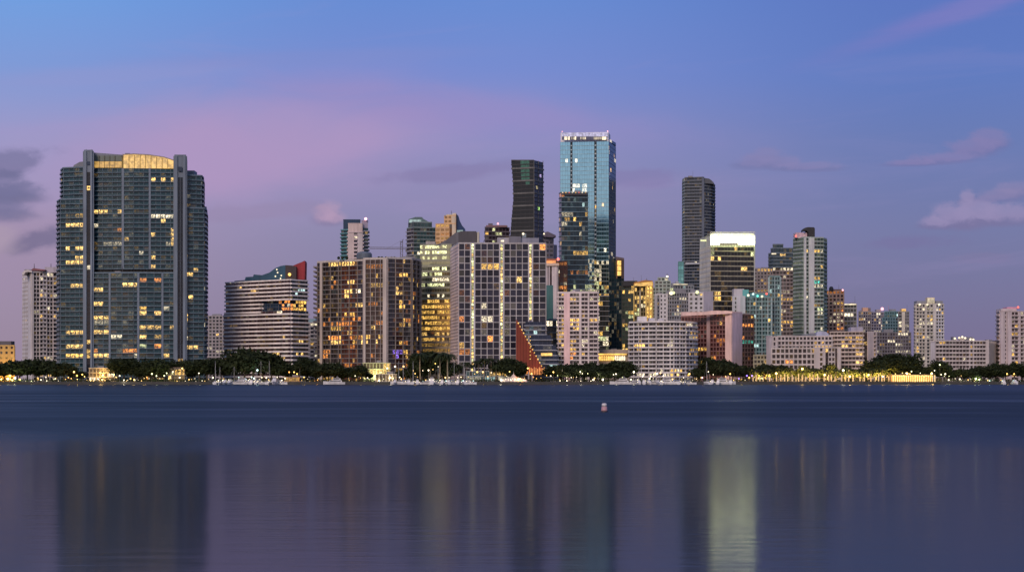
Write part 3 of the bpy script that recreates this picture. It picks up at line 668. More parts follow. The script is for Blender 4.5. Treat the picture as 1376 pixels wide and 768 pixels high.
# 11 white grid block
spL = [(640, 668, 353, 359, 'gold', 1.2, .6), (640, 655, 361, 366, 'orange', 1.4, .7), (650, 662, 449, 457, 'orange', 1.4, .7), (605, 630, 412, 418, 'gold', .9, .6), (696, 699, 371, 377, 'warm', 1.2, .9), (722, 733, 331, 337, 'orange', 1.4, .9), (605, 617, 470, 490, 'gold', .7, .4), (640, 648, 420, 430, 'orange', .5, .5), (690, 694, 385, 410, 'orange', .4, .5), (725, 733, 404, 410, 'green', 1.0, .8), (617, 632, 458, 466, 'gold', .7, .5)]
b = B('office_block', 'broad white gridded block with three yellow lit stair strips, behind the red sail building', 1335, 668, nwin=100, spots=spL)
wl = (.44, .42, .44)
gl_ = S(each=True, fh=4.62, bay=4.05, fix=1, wall=(.05, .045, .06), slab=wl, pier=wl, pw=.52, pd=.45, sh=.52, sd=.42, litp=.03, lit=('gold', 'orange', 'white'), tone=(.018, .018, .032), tv=1.3, curt=.08, dim=.14)
strip = S(fh=2.31, bay=2.2, wall=(.3, .3, .18), slab=(.35, .35, .2), pier=wl, pw=.2, pd=.3, sh=.5, sd=.2, litp=1, lit=('green', 'warm'), run=30, ls=1.5, tone=(.2, .2, .1), curt=0, gap=.05)
offs = dict(gl_, bay=1.4, pw=.2, litp=0, curt=.3, tv=1.5)
wp = S(solid=True, wall=(.55, .53, .57), pd=.6)
zl = [(616.5, 632, gl_), (632, 633.4, wp), (633.4, 636.6, strip), (636.6, 638.2, wp), (638.2, 671, gl_), (671, 672.4, wp), (672.4, 675.6, strip), (675.6, 677.4, wp), (677.4, 710, gl_), (710, 711.2, wp), (711.2, 714.4, strip, 327, 430), (711.2, 714.4, gl_, 430, 492), (714.4, 716, wp), (716, 733.5, gl_)]
zl = [q if q[2] is not strip or len(q) > 3 else q for q in zl]
sd_ = S(fh=2.31, bay=3.4, wall=(.5, .42, .44), slab=(.56, .48, .5), pier=(.56, .48, .5), pw=1.2, pd=.4, sh=.9, sd=.5, litp=.05, lit=('gold',), tone=(.05, .03, .04), curt=.2)
b.vol([(604.5, 1392), (616.5, 1335), (733.5, 1338)], 327.5, gl_, depth=26, zones={0: [(604.5, 616.5, sd_)], 1: [z for z in zl if not (z[2] is strip and len(z) > 3) and not (len(z) > 3 and z[3] == 430)] + [(711.2, 714.4, strip, None, 430)]}, units=0, par=1.0)
b.box(711.25, 714.35, 430.6, 492, 1334.9, .8, (.13, .12, .2), 'wall_panel')
b.shape([(616, 327), (616, 312), (619, 310.5), (640, 310.5), (640, 327)], 1345, 18, (.085, .08, .095), 'penthouse')
b.box(641, 644, 311.5, 327, 1344, 14, (.5, .47, .4), 'penthouse'); b.box(640.2, 641, 312, 327, 1346, 12, (.2, .2, .2), 'penthouse')
b.box(668, 684, 319, 327, 1350, 14, (.36, .35, .4), 'penthouse'); b.box(684, 700, 317.5, 327, 1348, 14, (.16, .16, .2), 'penthouse'); b.box(700, 724, 319.5, 327, 1350, 14, (.24, .25, .32), 'penthouse')
b.box(673, 677, 322.5, 324.6, 1349.6, .3, 0, 'roof_lamp', ('white', 1.6)); b.box(702, 707, 313.5, 319, 1352, 6, (.2, .25, .3), 'roof_equipment'); b.beacon(703, 314, 1351, 'white', .8, 2, 'roof_lamp')
b.mast(650, 323, 327, 1340); b.finish()

# 18 white capped tower with orange crown
b = B('condo_tower', 'white twin pier tower with orange lit crown just right of the white gridded block', 1480, 741)
b.vol([(732.5, 1480), (750, 1480)], 357, S(fh=3.2, bay=3, wall=(.1, .12, .13), pw=.2, sh=.7, tone=(.01, .03, .04), litp=.03), depth=20, units=0, par=.5,
      zones={0: [(732.5, 735.8, S(solid=True, wall=(.62, .54, .55))), (735.8, 737, S(solid=True, wall=(.05, .03, .04), pd=.1)), (737, 739, S(solid=True, wall=(.5, .44, .46))), (739, 741.5, S(fh=3.2, bay=3, wall=(.05, .02, .02), pw=.1, sh=.5, tone=(.03, .01, .01), litp=.05)), (741.5, 748, S(solid=True, wall=(.62, .54, .55)), None), (748, 750, S(solid=True, wall=(.4, .35, .36), pd=.1))]})
b.box(732, 751, 353.5, 357, 1478.5, 20, (.66, .5, .4), 'cornice'); b.box(733.5, 747, 350.2, 353.5, 1481, 12, 0, 'crown_glow', ('orange', 1.1)); b.box(734, 748, 347.6, 350.2, 1483, 10, (.35, .14, .08), 'penthouse')
b.box(733.6, 743, 383, 432, 1479, .6, (.06, .16, .16), 'glass_bay', rough=.2); b.beacon(750, 348, 1484, 'red', 1.0, 4); b.finish()
b = B('apartment_tower', 'dark brown lit apartment tower squeezed between white pier tower and dark striped tower', 1600, 752)
b.vol([(747.5, 1600), (762, 1600)], 352, S(fh=3.3, bay=3.6, wall=(.14, .06, .045), pw=.3, sh=.7, litp=.35, lit=('orange', 'gold', 'white'), ls=.8, tone=(.06, .02, .015)), depth=20, units=0); b.finish()

# 15 blue tower
spO = [(755, 764, 214, 219, 'white', 1.0, .5), (754, 764, 233, 237, 'warm', .9, .6), (772, 776, 213, 218, 'white', 2.2, .9), (776, 781, 205, 207, 'cool', 1, .5), (779, 783, 233, 236, 'cool', 1.2, .6), (770, 790, 248, 258, 'white', 1.0, .45), (800, 812, 273, 280, 'gold', .9, .5), (790, 827, 345, 395, 'white', .7, .22), (790, 827, 365, 395, 'green', .6, .2), (790, 827, 395, 450, 'gold', .8, .3), (790, 820, 425, 450, 'warm', 1.1, .25), (810, 815, 335, 345, 'white', 1.8, .6)]
b = B('office_tower', 'tallest tower, pale blue mirror glass with a white lit crown, right of centre', 1828, 790, nwin=100, spots=spO)
bl = S(fh=4.0, bay=3.0, wall=(.12, .25, .32), slab=(.28, .46, .54), pw=.10, pd=.1, sh=.55, sd=.1, litp=.012, lit=('white', 'cool'), ls=.8, tone=(.36, .66, .80), metal=1.0, tv=.16, curt=0, dim=0, gap=.03, every=2)
lad = S(fh=4.0, bay=4.0, wall=(.05, .08, .1), slab=(.4, .48, .52), pw=.7, pd=.25, sh=1.1, sd=.22, litp=.02, tone=(.02, .03, .04), curt=0)
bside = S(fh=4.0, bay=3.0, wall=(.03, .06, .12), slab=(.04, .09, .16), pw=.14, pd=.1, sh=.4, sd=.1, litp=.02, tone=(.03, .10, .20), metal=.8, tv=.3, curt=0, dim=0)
grn = dict(bl, tone=(.22, .42, .44), tv=.5, litp=.04)
low = dict(bl, tone=(.14, .20, .18), slab=(.3, .32, .28), tv=.9, litp=.1, lit=('gold', 'white', 'green'))
b.vol([(752.8, 1832), (818, 1826), (827.5, 1870)], 190, bl, depth=30, units=0, cap=False,
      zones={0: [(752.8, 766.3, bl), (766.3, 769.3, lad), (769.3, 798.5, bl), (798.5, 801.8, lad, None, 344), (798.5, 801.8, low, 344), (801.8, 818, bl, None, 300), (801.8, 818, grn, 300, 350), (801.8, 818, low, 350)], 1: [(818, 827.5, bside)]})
cr_ = (.80, .79, .84)
b.vol([(753.5, 1832), (817.5, 1827), (820, 1850)], 177.5, S(fh=30, bay=40, solid=True, wall=cr_, pd=.1), ybot=190, depth=26, units=0, cap=False)
b.box(755, 815, 183.5, 188, 1825.2, .6, (.12, .13, .2), 'crown_louvre'); b.box(755, 816.5, 178.2, 183.3, 1825.4, .5, 0, 'crown_glow', ('lilac', .62))  # upper band glows to stand in for floodlight falling on the crown
for k in range(26):
    if b.rnd.random() < .6: q = 762 + k * 2.0; b.box(q, q + b.rnd.uniform(.7, 1.6), 184, 187.4, 1824.6, .3, 0, 'crown_glow', ('white', b.rnd.choice((.5, .8))))
for q in ((758.5, 3.4), (763.5, 1.5), (772, 2.5), (809, 4.0), (812.5, 2.0)): b.box(q[0], q[0] + (3.6 if q[1] > 3 else 2.2), 183.6, 187.8, 1824.2, .4, 0, 'crown_glow', ('white', 1.3))
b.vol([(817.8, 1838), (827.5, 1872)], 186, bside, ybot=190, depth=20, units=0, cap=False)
b.beacon(755.5, 176.8, 1832, 'pink', .6, 1.6); b.beacon(816.5, 176.4, 1828, 'pink', .6, 1.6)
b.finish()

# 15b dark striped tower in front of it
spQ = [(756, 766, 352, 372, 'orange', 1.1, .5), (752, 764, 308, 312, 'gold', 1.3, .7), (752, 758, 256, 266, 'orange', .9, .5), (770, 776, 293, 302, 'gold', 1, .5), (784, 788, 290, 298, 'gold', 1, .4), (765, 790, 360, 372, 'orange', .5, .4), (760, 790, 384, 396, 'green', .7, .4)]
b = B('office_tower', 'dark blue tower striped with white sills, standing before the tall blue tower', 1690, 770, nwin=100, spots=spQ)
qs = S(fh=4.3, bay=3.4, wall=(.03, .05, .07), slab=(.16, .24, .29), pw=.15, pd=.1, sh=.6, sd=.8, each=True, litp=.04, lit=('gold', 'white', 'cool'), ls=.6, tone=(.010, .028, .042), metal=0, tv=1.2, curt=.02, every=3)
b.vol([(751.5, 1700), (754.5, 1688), (790, 1690)], 259, qs, depth=24, units=1)
b.box(754.5, 789, 259.5, 262, 1687, .5, (.05, .05, .06), 'roof_band')
for k in range(8): b.beacon(756 + k * 4.4, 258.6, 1687, ('white', 'gold', 'red')[k % 3], .5, 1.0, 'roof_lamp')
b.vol([(790, 1694), (818, 1696)], 398, dict(qs, slab=(.34, .32, .3), tone=(.05, .05, .045), litp=.3, lit=('gold', 'green', 'white'), ls=.9), depth=20, units=0)
b.finish()
b = B('office_tower', 'dark narrow tower with a glowing orange window column right of the tall blue tower', 1740, 832, nwin=0)
dq = S(fh=3.6, bay=3.4, wall=(.03, .035, .04), pw=.1, pd=.1, sh=.4, sd=.1, litp=.02, tone=(.02, .045, .055), metal=.4, curt=0)
b.vol([(818.5, 1742), (838.5, 1746)], 347, dq, depth=22, units=0, cap=False); b.shape([(827.5, 349), (827.5, 344.5), (838.6, 346.5), (838.6, 349)], 1741.5, 22, (.12, .09, .1), 'roof')
for k in range(3): b.box(829.6, 834.6, 350 + k * 7, 356 + k * 7, 1740, .6, 0, 'lit_window_bay', ('gold', 1.5))
b.box(828.3, 829.4, 349, 374, 1740.2, .6, (.3, .14, .07), 'facade_piers'); b.box(834.8, 838.5, 349, 374, 1740.2, .6, (.06, .035, .03), 'wall_panel'); b.finish()

# 16 white and pink residential
spR = [(766, 778, 398, 405, 'warm', .9, .6), (766, 779, 428, 446, 'gold', 1.2, .65), (752, 758, 430, 460, 'gold', .7, .6), (766, 776, 455, 470, 'gold', .9, .5), (766, 774, 474, 482, 'orange', 1.2, .7), (783, 803, 396, 402, 'white', .6, .3)]
b = B('apartment_tower', 'white apartment tower with a broad pink blank pier before the blue tower', 1315, 775, nwin=100, spots=spR)
wr = (.66, .58, .58)
r1 = S(fh=2.9, bay=3.3, wall=(.12, .10, .11), slab=wr, pier=wr, pw=.2, pd=.5, sh=.95, sd=1.2, each=True, litp=.1, lit=('gold', 'white'), tone=(.03, .025, .035), curt=.15)
b.vol([(750.5, 1317), (803, 1313)], 394, r1, depth=18, zones={0: [(750.5, 758, r1), (758, 766, S(solid=True, wall=(.80, .56, .56), pd=1.35)), (766, 778.5, r1), (778.5, 781.5, S(solid=True, wall=wr, pd=1.3)), (781.5, 790, r1), (790, 792, S(solid=True, wall=wr, pd=1.3)), (792, 803, dict(r1, sd=.7))]}, par=1.3, side=r1)
b.box(767.5, 773, 390.5, 394, 1320, 8, wr); b.finish()
# low blocks round it
b = B('parking_block', 'low dark blue striped block stepping down behind the red sail', 1300, 730, nwin=0)
zg = S(fh=3.0, bay=4, wall=(.05, .06, .10), slab=(.30, .32, .38), pw=0, sh=.7, sd=1.0, litp=.06, lit=('cool', 'white'), ls=.6, tone=(.015, .025, .055), each=True)
for x0, x1, y0, y1, D in ((706, 733, 432, 450, 1306), (712, 741, 450, 464, 1303), (718, 747, 464, 478, 1300), (722, 749, 478, 511, 1297)): b.vol([(x0, D), (x1, D)], y0, zg, ybot=y1 if y1 < 505 else None, depth=16, units=0, cap=False)
b.box(727, 742, 474, 477.6, 1295.5, .5, 0, 'lit_window_bay', ('gold', 1.3)); b.finish()
b = B('office_block', 'low block with brightly lit top floor between the gridded block and pink pier tower', 1380, 742, nwin=0, spots=[(734, 752, 432, 442, 'white', 1.5, .9)])
b.vol([(733.5, 1380), (752, 1380)], 431, S(fh=4.2, bay=3.4, wall=(.16, .17, .17), slab=(.26, .27, .28), pw=.2, sh=.8, sd=.5, litp=.06, tone=(.02, .03, .035)), depth=20, units=1); b.finish()
b = B('podium', 'low podium with a row of glowing orange arches beneath the blue tower', 1330, 818, nwin=0, cat='podium')
b.vol([(786, 1334), (845, 1334)], 471, S(fh=30, bay=60, solid=True, wall=(.36, .31, .27)), ybot=None, depth=24, units=0, parc=(.4, .34, .28))
b.box(791, 842, 474.8, 476.4, 1331.5, 1.8, 0, 'cornice_light', ('gold', 1.5)); b.box(791, 843, 473.6, 474.6, 1330.5, 3, (.5, .4, .3), 'cornice')
for k in range(16): b.shape([(793 + k * 3, 484), (793 + k * 3, 479), (793.7 + k * 3, 477.9), (794.5 + k * 3, 477.9), (795.2 + k * 3, 479), (795.2 + k * 3, 484)], 1332.4, .8, 0, 'lit_arch', ('gold' if k < 11 else 'white', 1.5))
b.finish()

# 19 / 20 dark tower and gold tower
b = B('office_tower', 'dark tower with yellow lit rooms and black flat top left of the gold crowned tower', 1600, 846, nwin=0)
b.vol([(836, 1602), (856, 1600)], 378.5, S(fh=3.4, bay=3.2, wall=(.05, .06, .055), pw=.3, sh=.7, litp=.3, lit=('green', 'warm', 'gold'), tone=(.03, .05, .04)), depth=20, units=0); b.box(837, 853, 377.5, 384, 1598.6, 16, (.03, .03, .035), 'penthouse'); b.finish()
b = B('office_tower', 'gold crowned tower with a floodlit yellow corner pier', 1570, 865, nwin=100, spots=[(853, 868, 385, 410, 'warm', 1.0, .5), (860, 867, 410, 414, 'white', 1.6, .8)])
y2 = S(fh=3.4, bay=3.3, wall=(.20, .17, .09), pw=.5, sh=.7, litp=.22, lit=('warm', 'green', 'gold'), tone=(.04, .035, .02))
gp = S(fh=3.4, bay=3.2, wall=(.75, .55, .18), pw=.9, pd=.8, sh=.9, sd=.5, litp=.95, run=20, lit=('warm', 'gold'), ls=1.3, tone=(.3, .2, .08), curt=0)  # uplight on the pier put in as gold wall colour and glowing panes
b.vol([(852.5, 1572), (870.5, 1568)], 381, y2, depth=20, units=0, zones={0: [(852.5, 859.5, y2), (859.5, 861, S(solid=True, wall=(.45, .4, .3))), (861, 868, y2), (868, 870.5, gp)]}, side=gp)
b.vol([(868.5, 1566), (876.5, 1566)], 379, gp, depth=14, units=0)
b.shape([(852.5, 384), (852.5, 381), (866, 378), (876.8, 378), (876.8, 384)], 1564.5, 1.2, 0, 'crown_glow', ('gold', .75)); b.shape([(852, 380.6), (852, 379.4), (867, 376), (877, 377), (877, 378)], 1564, 18, (.5, .22, .06), 'roof'); b.mast(869, 373.5, 376, 1570); b.finish()  # crown strip glows in place of the uplight on the gold top

# 21-23 pale ornate and dense towers
b = B('condo_tower', 'pale green ornate tower with lit finial right of the gold crowned tower', 1640, 890)
g21 = S(fh=3.1, bay=3.0, wall=(.36, .42, .38), pw=.9, sh=1.1, sd=.4, litp=.12, lit=('white', 'green'), ls=.7, tone=(.05, .07, .065), curt=.3)
b.vol([(876, 1642), (905, 1640)], 387, g21, depth=20, units=0); b.vol([(880, 1643), (901, 1641)], 378, g21, ybot=387, depth=16, units=0); b.vol([(884, 1644), (898, 1642)], 373.5, g21, ybot=378, depth=12, units=0)
b.beacon(896.5, 371.5, 1643, 'white', 1.0, 2.5, 'roof_lamp'); b.mast(896.5, 367.5, 371, 1643, .5); b.finish()
b = B('condo_tower', 'grey glass tower with stepped roof and pale beams left of the slim dark tower', 1700, 920)
b.vol([(900, 1702), (932, 1700)], 384, S(fh=3.2, bay=3.3, wall=(.27, .29, .33), pw=.5, sh=.9, sd=.5, litp=.14, lit=('white', 'cool'), ls=.7, tone=(.05, .06, .075), curt=.25), depth=20, units=1)
b.box(903, 915, 380, 384, 1704, 10, (.3, .31, .34)); b.box(908, 912, 378, 380, 1705, 6, (.4, .4, .42)); b.box(905, 924, 381.2, 382.4, 1699, 1, 0, 'roof_lamp', ('white', .7)); b.finish()
b = B('apartment_tower', 'white tower with square punched windows below the pale green ornate tower', 1520, 890, nwin=60)
pw_ = S(fh=3.3, bay=3.1, wall=(.58, .57, .60), pw=1.7, pd=.2, sh=1.6, sd=.22, litp=.06, tone=(.03, .03, .04), curt=.05)
dn = S(fh=3.0, bay=2.6, wall=(.24, .25, .29), pw=.5, sh=.9, sd=.5, litp=.12, lit=('white', 'cool', 'gold'), ls=.7, tone=(.035, .04, .06), curt=.3)
b.vol([(880, 1522), (897, 1519)], 396, pw_, depth=18, units=0, zones={0: [(880, 883, S(solid=True, wall=(.4, .4, .42))), (883, 886.3, dn), (886.3, 896, pw_)]})
b.vol([(896, 1521), (926, 1519)], 394, dn, depth=20, units=2); b.beacon(902, 393.5, 1518, 'white', 1.6, 1.6, 'roof_lamp'); b.beacon(905, 393, 1518, 'green', 1.2, 1.4, 'roof_lamp'); b.finish()

# 24 slim dark tower
b = B('condo_tower', 'slim dark blue tower with faceted top, second tallest, left of the green crowned tower', 2090, 938, nwin=0)
n24 = S(fh=3.5, bay=3.6, wall=(.07, .08, .10), slab=(.17, .19, .23), pw=.25, sh=1.0, sd=.9, litp=.022, lit=('white', 'gold'), ls=1.1, tone=(.02, .03, .045), curt=.08)
b.vol([(917.5, 2100), (920.5, 2088)], 240, S(fh=3.5, bay=3, wall=(.22, .27, .3), pw=.3, sh=1.2, sd=.8, litp=.06, tone=(.05, .08, .09)), depth=30, units=0)
b.vol([(920.2, 2088), (943, 2084), (946, 2086)], 238.5, n24, depth=34, units=0, zones={1: [(943, 946, S(solid=True, wall=(.2, .22, .26)))]})
b.vol([(945.8, 2087), (955, 2094), (960.5, 2112)], 246, dict(n24, slab=(.16, .18, .2)), depth=20, units=0)
b.shape([(943, 246), (943, 238.5), (953, 240), (957, 243), (960, 247)], 2088, 20, (.09, .10, .12), 'roof'); b.box(921, 944, 352.5, 355, 2082, .6, (.4, .42, .46), 'floor_bands'); b.finish()
b = B('office_tower', 'thin pale teal glass sliver tower left of the slim dark tower', 2020, 915)
b.vol([(911.5, 2020), (918.5, 2020)], 352, S(fh=4, bay=3, wall=(.15, .3, .3), pw=.1, sh=.4, sd=.1, litp=.02, tone=(.22, .52, .5), metal=.8, curt=0), depth=20, units=0); b.finish()

# 31 brown residential behind, 32 glass top tower
b = B('apartment_tower', 'distant brown grey tower full of small windows right of the green crowned tower', 1700, 1027)
b.vol([(1013, 1702), (1044, 1700)], 361, S(fh=3.0, bay=2.8, wall=(.27, .24, .25), pw=.9, sh=1.1, sd=.35, litp=.16, lit=('gold', 'white'), ls=.8, tone=(.04, .035, .04), curt=.35), depth=20, units=1); b.finish()
b = B('condo_tower', 'dark stepped glass topped tower with a lit yellow column of rooms', 1640, 1050, nwin=60, spots=[(1043, 1053, 395, 470, 'warm', 1.4, .65), (1052, 1080, 450, 468, 'green', 1.0, .5), (1040, 1068, 361, 364, 'white', .9, .7)])
t32 = S(fh=3.2, bay=3.0, wall=(.20, .15, .14), slab=(.28, .24, .24), pw=.7, sh=1.0, sd=.4, litp=.2, lit=('gold', 'white'), ls=.8, tone=(.04, .03, .03), curt=.2)
g32 = S(fh=3.4, bay=3.4, wall=(.08, .11, .14), slab=(.14, .18, .22), pw=.1, sh=.8, sd=.8, litp=.03, tone=(.03, .055, .07), curt=0)
b.vol([(1038, 1642), (1080, 1644)], 359.5, t32, depth=22, units=0); b.vol([(1033, 1650), (1040, 1640), (1072, 1642)], 340.5, g32, ybot=359.5, depth=20, units=0)
b.vol([(1036, 1650), (1042, 1643), (1068, 1645)], 334, g32, ybot=340, depth=16, units=0); b.vol([(1039, 1648), (1052, 1648)], 329, g32, ybot=334, depth=12, units=0)
b.box(1037, 1043, 340, 341.6, 1639, .5, 0, 'roof_lamp', ('white', 1.3)); b.finish()

# 25 green crowned tower
b = B('office_tower', 'black striped office tower with a blazing yellow green lit crown', 1450, 978, nwin=100,
      spots=[(955, 967, 346, 351, 'warm', 1.6, .9), (961, 967, 355, 360, 'warm', 1.3, .9), (960, 967, 375, 380, 'warm', 1.4, .9), (961, 967, 389, 395, 'warm', 1.4, .9), (994, 1003, 360, 364, 'warm', 1.5, .7), (995, 1002, 369, 374, 'warm', 1.7, .9), (983, 992, 375, 380, 'white', 1, .5), (1007, 1013, 337, 342, 'green', 1.4, .9), (1009, 1013, 375, 380, 'white', 1.2, .7), (960, 967, 397, 402, 'gold', 1.1, .9), (961, 968, 410, 414, 'gold', 1.6, .9), (973, 979, 409, 414, 'warm', 1.5, .9), (956, 960, 333, 342, 'green', .5, .8)])
w25 = (.56, .55, .50)
pn = S(fh=3.85, bay=3.0, wall=w25, pw=1.35, pd=.3, sh=1.9, sd=.32, litp=.01, tone=(.015, .015, .02), curt=0)
st25 = S(fh=3.85, bay=3.6, wall=(.05, .045, .045), slab=(.20, .19, .20), pw=.1, pd=.1, sh=.8, sd=.35, each=True, litp=.02, lit=('warm',), tone=(.012, .012, .015), curt=0, every=3)
b.vol([(940.5, 1485), (954.8, 1450), (1014.5, 1456)], 331, st25, depth=28, units=0, cap=False, zones={0: [(940.5, 954.8, pn)], 1: [(954.8, 960, dict(st25, wall=(.16, .15, .1), slab=(.3, .28, .22))), (960, 1013, st25), (1013, 1014.5, S(solid=True, wall=(.4, .4, .4)))]})
b.vol([(940.5, 1485), (954.8, 1450.5), (1014.5, 1456.5)], 316, S(fh=50, bay=80, solid=True, wall=(.6, .6, .5), pd=.05), ybot=331, depth=26, units=0, cap=False)
b.box(955.5, 1014, 317, 328.5, 1447.6, 1.2, 0, 'crown_glow', ('crown', 15.0))
b.box(955.5, 1014, 328.6, 331.6, 1448, 1.2, 0, 'crown_base_light', ('green', .8))
for k in range(16): b.box(956.5 + k * 3.7, 956.5 + k * 3.7 + (.6 if k % 4 else 1.0), 317, 331, 1447.1, .4, (.3, .32, .22), 'crown_fin')
b.box(955.5, 1014, 322.3, 322.9, 1447.2, .3, (.5, .52, .4), 'crown_fin')
b.box(967, 992, 326.2, 329, 1446.8, .6, (.4, .42, .3), 'sign_panel')
b.box(941.5, 951, 322, 324, 1464, 1.0, 0, 'crown_base_light', ('green', 1.2))
# open lattice frame that leans back over the crown
lat = b.part('crown_lattice', wallmat((.6, .6, .52)))
zt, zb = PZ(311.6, 1450), PZ(317.2, 1450)
for k in range(31):
    x = PX(955 + k * 1.9, 1450); lat.tube((x, 1448.5, zb), (x, 1450, zt), .16, .16, 4)
for t in (0, .34, .67, 1): lat.tube((PX(954.8, 1450), 1448.5 + 1.5 * t, zb + (zt - zb) * t), (PX(1014.5, 1450), 1448.5 + 1.5 * t, zb + (zt - zb) * t), .2, .2, 4)
for k in range(10): lat.tube((PX(941, 1482) + k * (PX(955, 1449) - PX(941, 1482)) / 10, 1482 - k * 3.3, PZ(323 - k * .9, 1482 - k * 3.3)), (PX(941, 1482) + (k + 1) * (PX(955, 1449) - PX(941, 1482)) / 10, 1482 - (k + 1) * 3.3, PZ(322 - k * 1.05, 1482 - (k + 1) * 3.3)), .2, .2, 4)
b.shape([(957, 317), (957, 313), (1013, 314), (1013, 317)], 1456, 14, 0, 'crown_glow', ('crown', 2.0))
b.finish()

# 26b small white blocks at its foot
b = B('apartment_block', 'small white block with punched windows and blank grey flank below the green crowned tower', 1410, 942, nwin=40)
b.vol([(925.5, 1412), (945.5, 1410)], 394, S(fh=3.2, bay=3.2, wall=(.56, .55, .58), pw=1.7, sh=1.6, sd=.3, litp=.06, tone=(.05, .05, .06), curt=.2), depth=16, units=1)
b.vol([(945.5, 1409), (958, 1413)], 393, S(solid=True, wall=(.42, .39, .45), pd=.2), depth=16, units=0); b.beacon(937, 392.5, 1409, 'green', 1.3, 1.6, 'roof_lamp'); b.finish()

# 30 teal topped tower
b = B('condo_tower', 'teal and white tower with aqua lit rooftop right of the pink sided block', 1430, 1010, nwin=80, spots=[(986, 1034, 393, 397, 'cool', .8, .25)])
t30 = S(fh=3.1, bay=3.0, wall=(.12, .22, .23), slab=(.20, .32, .33), pier=(.36, .46, .48), pw=.5, pd=1.0, sh=.8, sd=.6, litp=.06, lit=('white', 'cool', 'gold'), tone=(.03, .06, .065), curt=.1, every=2)
w30 = S(fh=3.1, bay=3.0, wall=(.5, .52, .55), pw=1.6, sh=1.2, sd=.3, litp=.05, tone=(.05, .06, .07))
b.vol([(984.5, 1432), (1001, 1429)], 399, w30, depth=20, units=0, zones={0: [(984.5, 986, S(solid=True, wall=(.5, .5, .55))), (986, 991, w30), (991, 995, S(solid=True, wall=(.52, .52, .57))), (995, 1001, S(solid=True, wall=(.45, .5, .53), pd=.2))]})
b.box(986, 1000, 388, 399, 1434, 12, (.5, .48, .52), 'penthouse'); b.box(998, 1006, 389, 399, 1432.5, 12, (.12, .4, .4), 'penthouse')
b.vol([(1000, 1434), (1036, 1430)], 400, t30, depth=22, units=0); b.box(1006, 1034, 393.5, 399.8, 1436, 14, (.10, .26, .28), 'penthouse')
for q in ((1005.5, 396.5, 'white'), (1012, 395, 'cool'), (1018, 397.5, 'teal'), (1024, 398, 'white'), (1030, 394.5, 'red')): b.beacon(*q[:2], 1428, q[2], .9, 1.6, 'roof_lamp')
b.vol([(1034, 1440), (1048, 1440)], 372, dict(t30, wall=(.16, .22, .24)), depth=18, units=0); b.finish()

# 33 tall white pier tower
b = B('condo_tower', 'tall pale green tower with white vertical piers and black arched roof hood', 1510, 1088, nwin=100, spots=[(1095, 1104, 336, 342, 'gold', 1.6, .8), (1084, 1088, 334, 341, 'warm', 1.3, .8), (1094, 1104, 375, 380, 'teal', 1.4, .9), (1068, 1080, 345, 350, 'warm', 1., .5), (1070, 1100, 391, 395, 'white', .9, .4)])
g33 = S(fh=3.1, bay=3.1, wall=(.14, .2, .18), slab=(.36, .42, .40), pw=.5, pd=.9, sh=.9, sd=1.1, each=True, litp=.09, lit=('white', 'gold', 'green'), ls=.9, tone=(.03, .055, .05), curt=.12)
wp33 = S(solid=True, wall=(.56, .57, .58), pd=1.4)
b.vol([(1067, 1522), (1080, 1508), (1106, 1512), ], 319.5, g33, depth=22, units=0, zones={0: [(1067, 1080, g33)], 1: [(1080, 1082.6, wp33), (1082.6, 1086, g33), (1086, 1093.4, wp33), (1093.4, 1106, g33)]})
b.vol([(1105, 1514), (1110, 1524)], 320.5, g33, depth=18, units=0)
b.box(1069, 1084.5, 312.5, 319.5, 1514, 12, (.5, .36, .42)); b.beacon(1069.5, 317, 1511, 'red', .8, 2.5)
b.shape([(1079.5, 311), (1079.5, 308), (1082, 305.8), (1086, 305), (1093.5, 305.2), (1095, 306.5), (1095, 319.5), (1086.5, 319.5), (1086.5, 311.5), (1084, 309.5), (1081.5, 309.8)], 1511, 12, (.03, .03, .035), 'roof_hood'); b.finish()

# 34-39 right cluster
b = B('apartment_tower', 'warm brown tower dotted with lit windows and dark roof knob', 1590, 1122, nwin=0)
b.vol([(1109, 1594), (1134, 1588)], 391, S(fh=3.0, bay=2.9, wall=(.40, .27, .22), pw=1.0, sh=1.1, sd=.3, litp=.3, lit=('gold', 'white', 'orange'), ls=.8, tone=(.04, .025, .03), curt=.25), depth=20, units=0)
b.box(1119, 1133.5, 388.4, 391, 1592, 12, (.10, .05, .05)); m = b.part('roof_knob', wallmat((.02, .02, .03))); m.lathe((PX(1117, 1592), 1592, PZ(391, 1592)), [(1.9, 0), (1.9, 2.2), (1.3, 3.6), (.2, 4)], 10)
b.beacon(1109.5, 394, 1588, 'white', 1.1, 1.6, 'roof_lamp'); b.beacon(1132.5, 389.5, 1588, 'pink', .8, 2); b.finish()
b = B('office_tower', 'grey office tower with a bright white line along its roof', 1640, 1142, nwin=0, spots=[(1136, 1148, 422, 425, 'white', 1.4, .9), (1137, 1147, 430, 434, 'orange', 1.0, .6)])
b.vol([(1134.5, 1642), (1151, 1640)], 409, S(fh=3.6, bay=3.4, wall=(.28, .28, .30), pw=.2, sh=1.0, sd=.4, litp=.12, lit=('white', 'gold'), ls=.7, tone=(.05, .06, .06)), depth=18, units=0, side=S(solid=True, wall=(.5, .48, .52)))
b.box(1135, 1150.5, 408, 409.4, 1638.6, 1, 0, 'roof_lamp', ('white', 1.3)); b.finish()
rs = dict(fh=3.05, bay=2.4, pw=.6, sh=.9, sd=.5, lit=('white', 'gold', 'white'), ls=.9, curt=.3)
b = B('apartment_tower', 'distant grey tower with a peach lit roof box, leftmost of the far cluster', 1950, 1163)
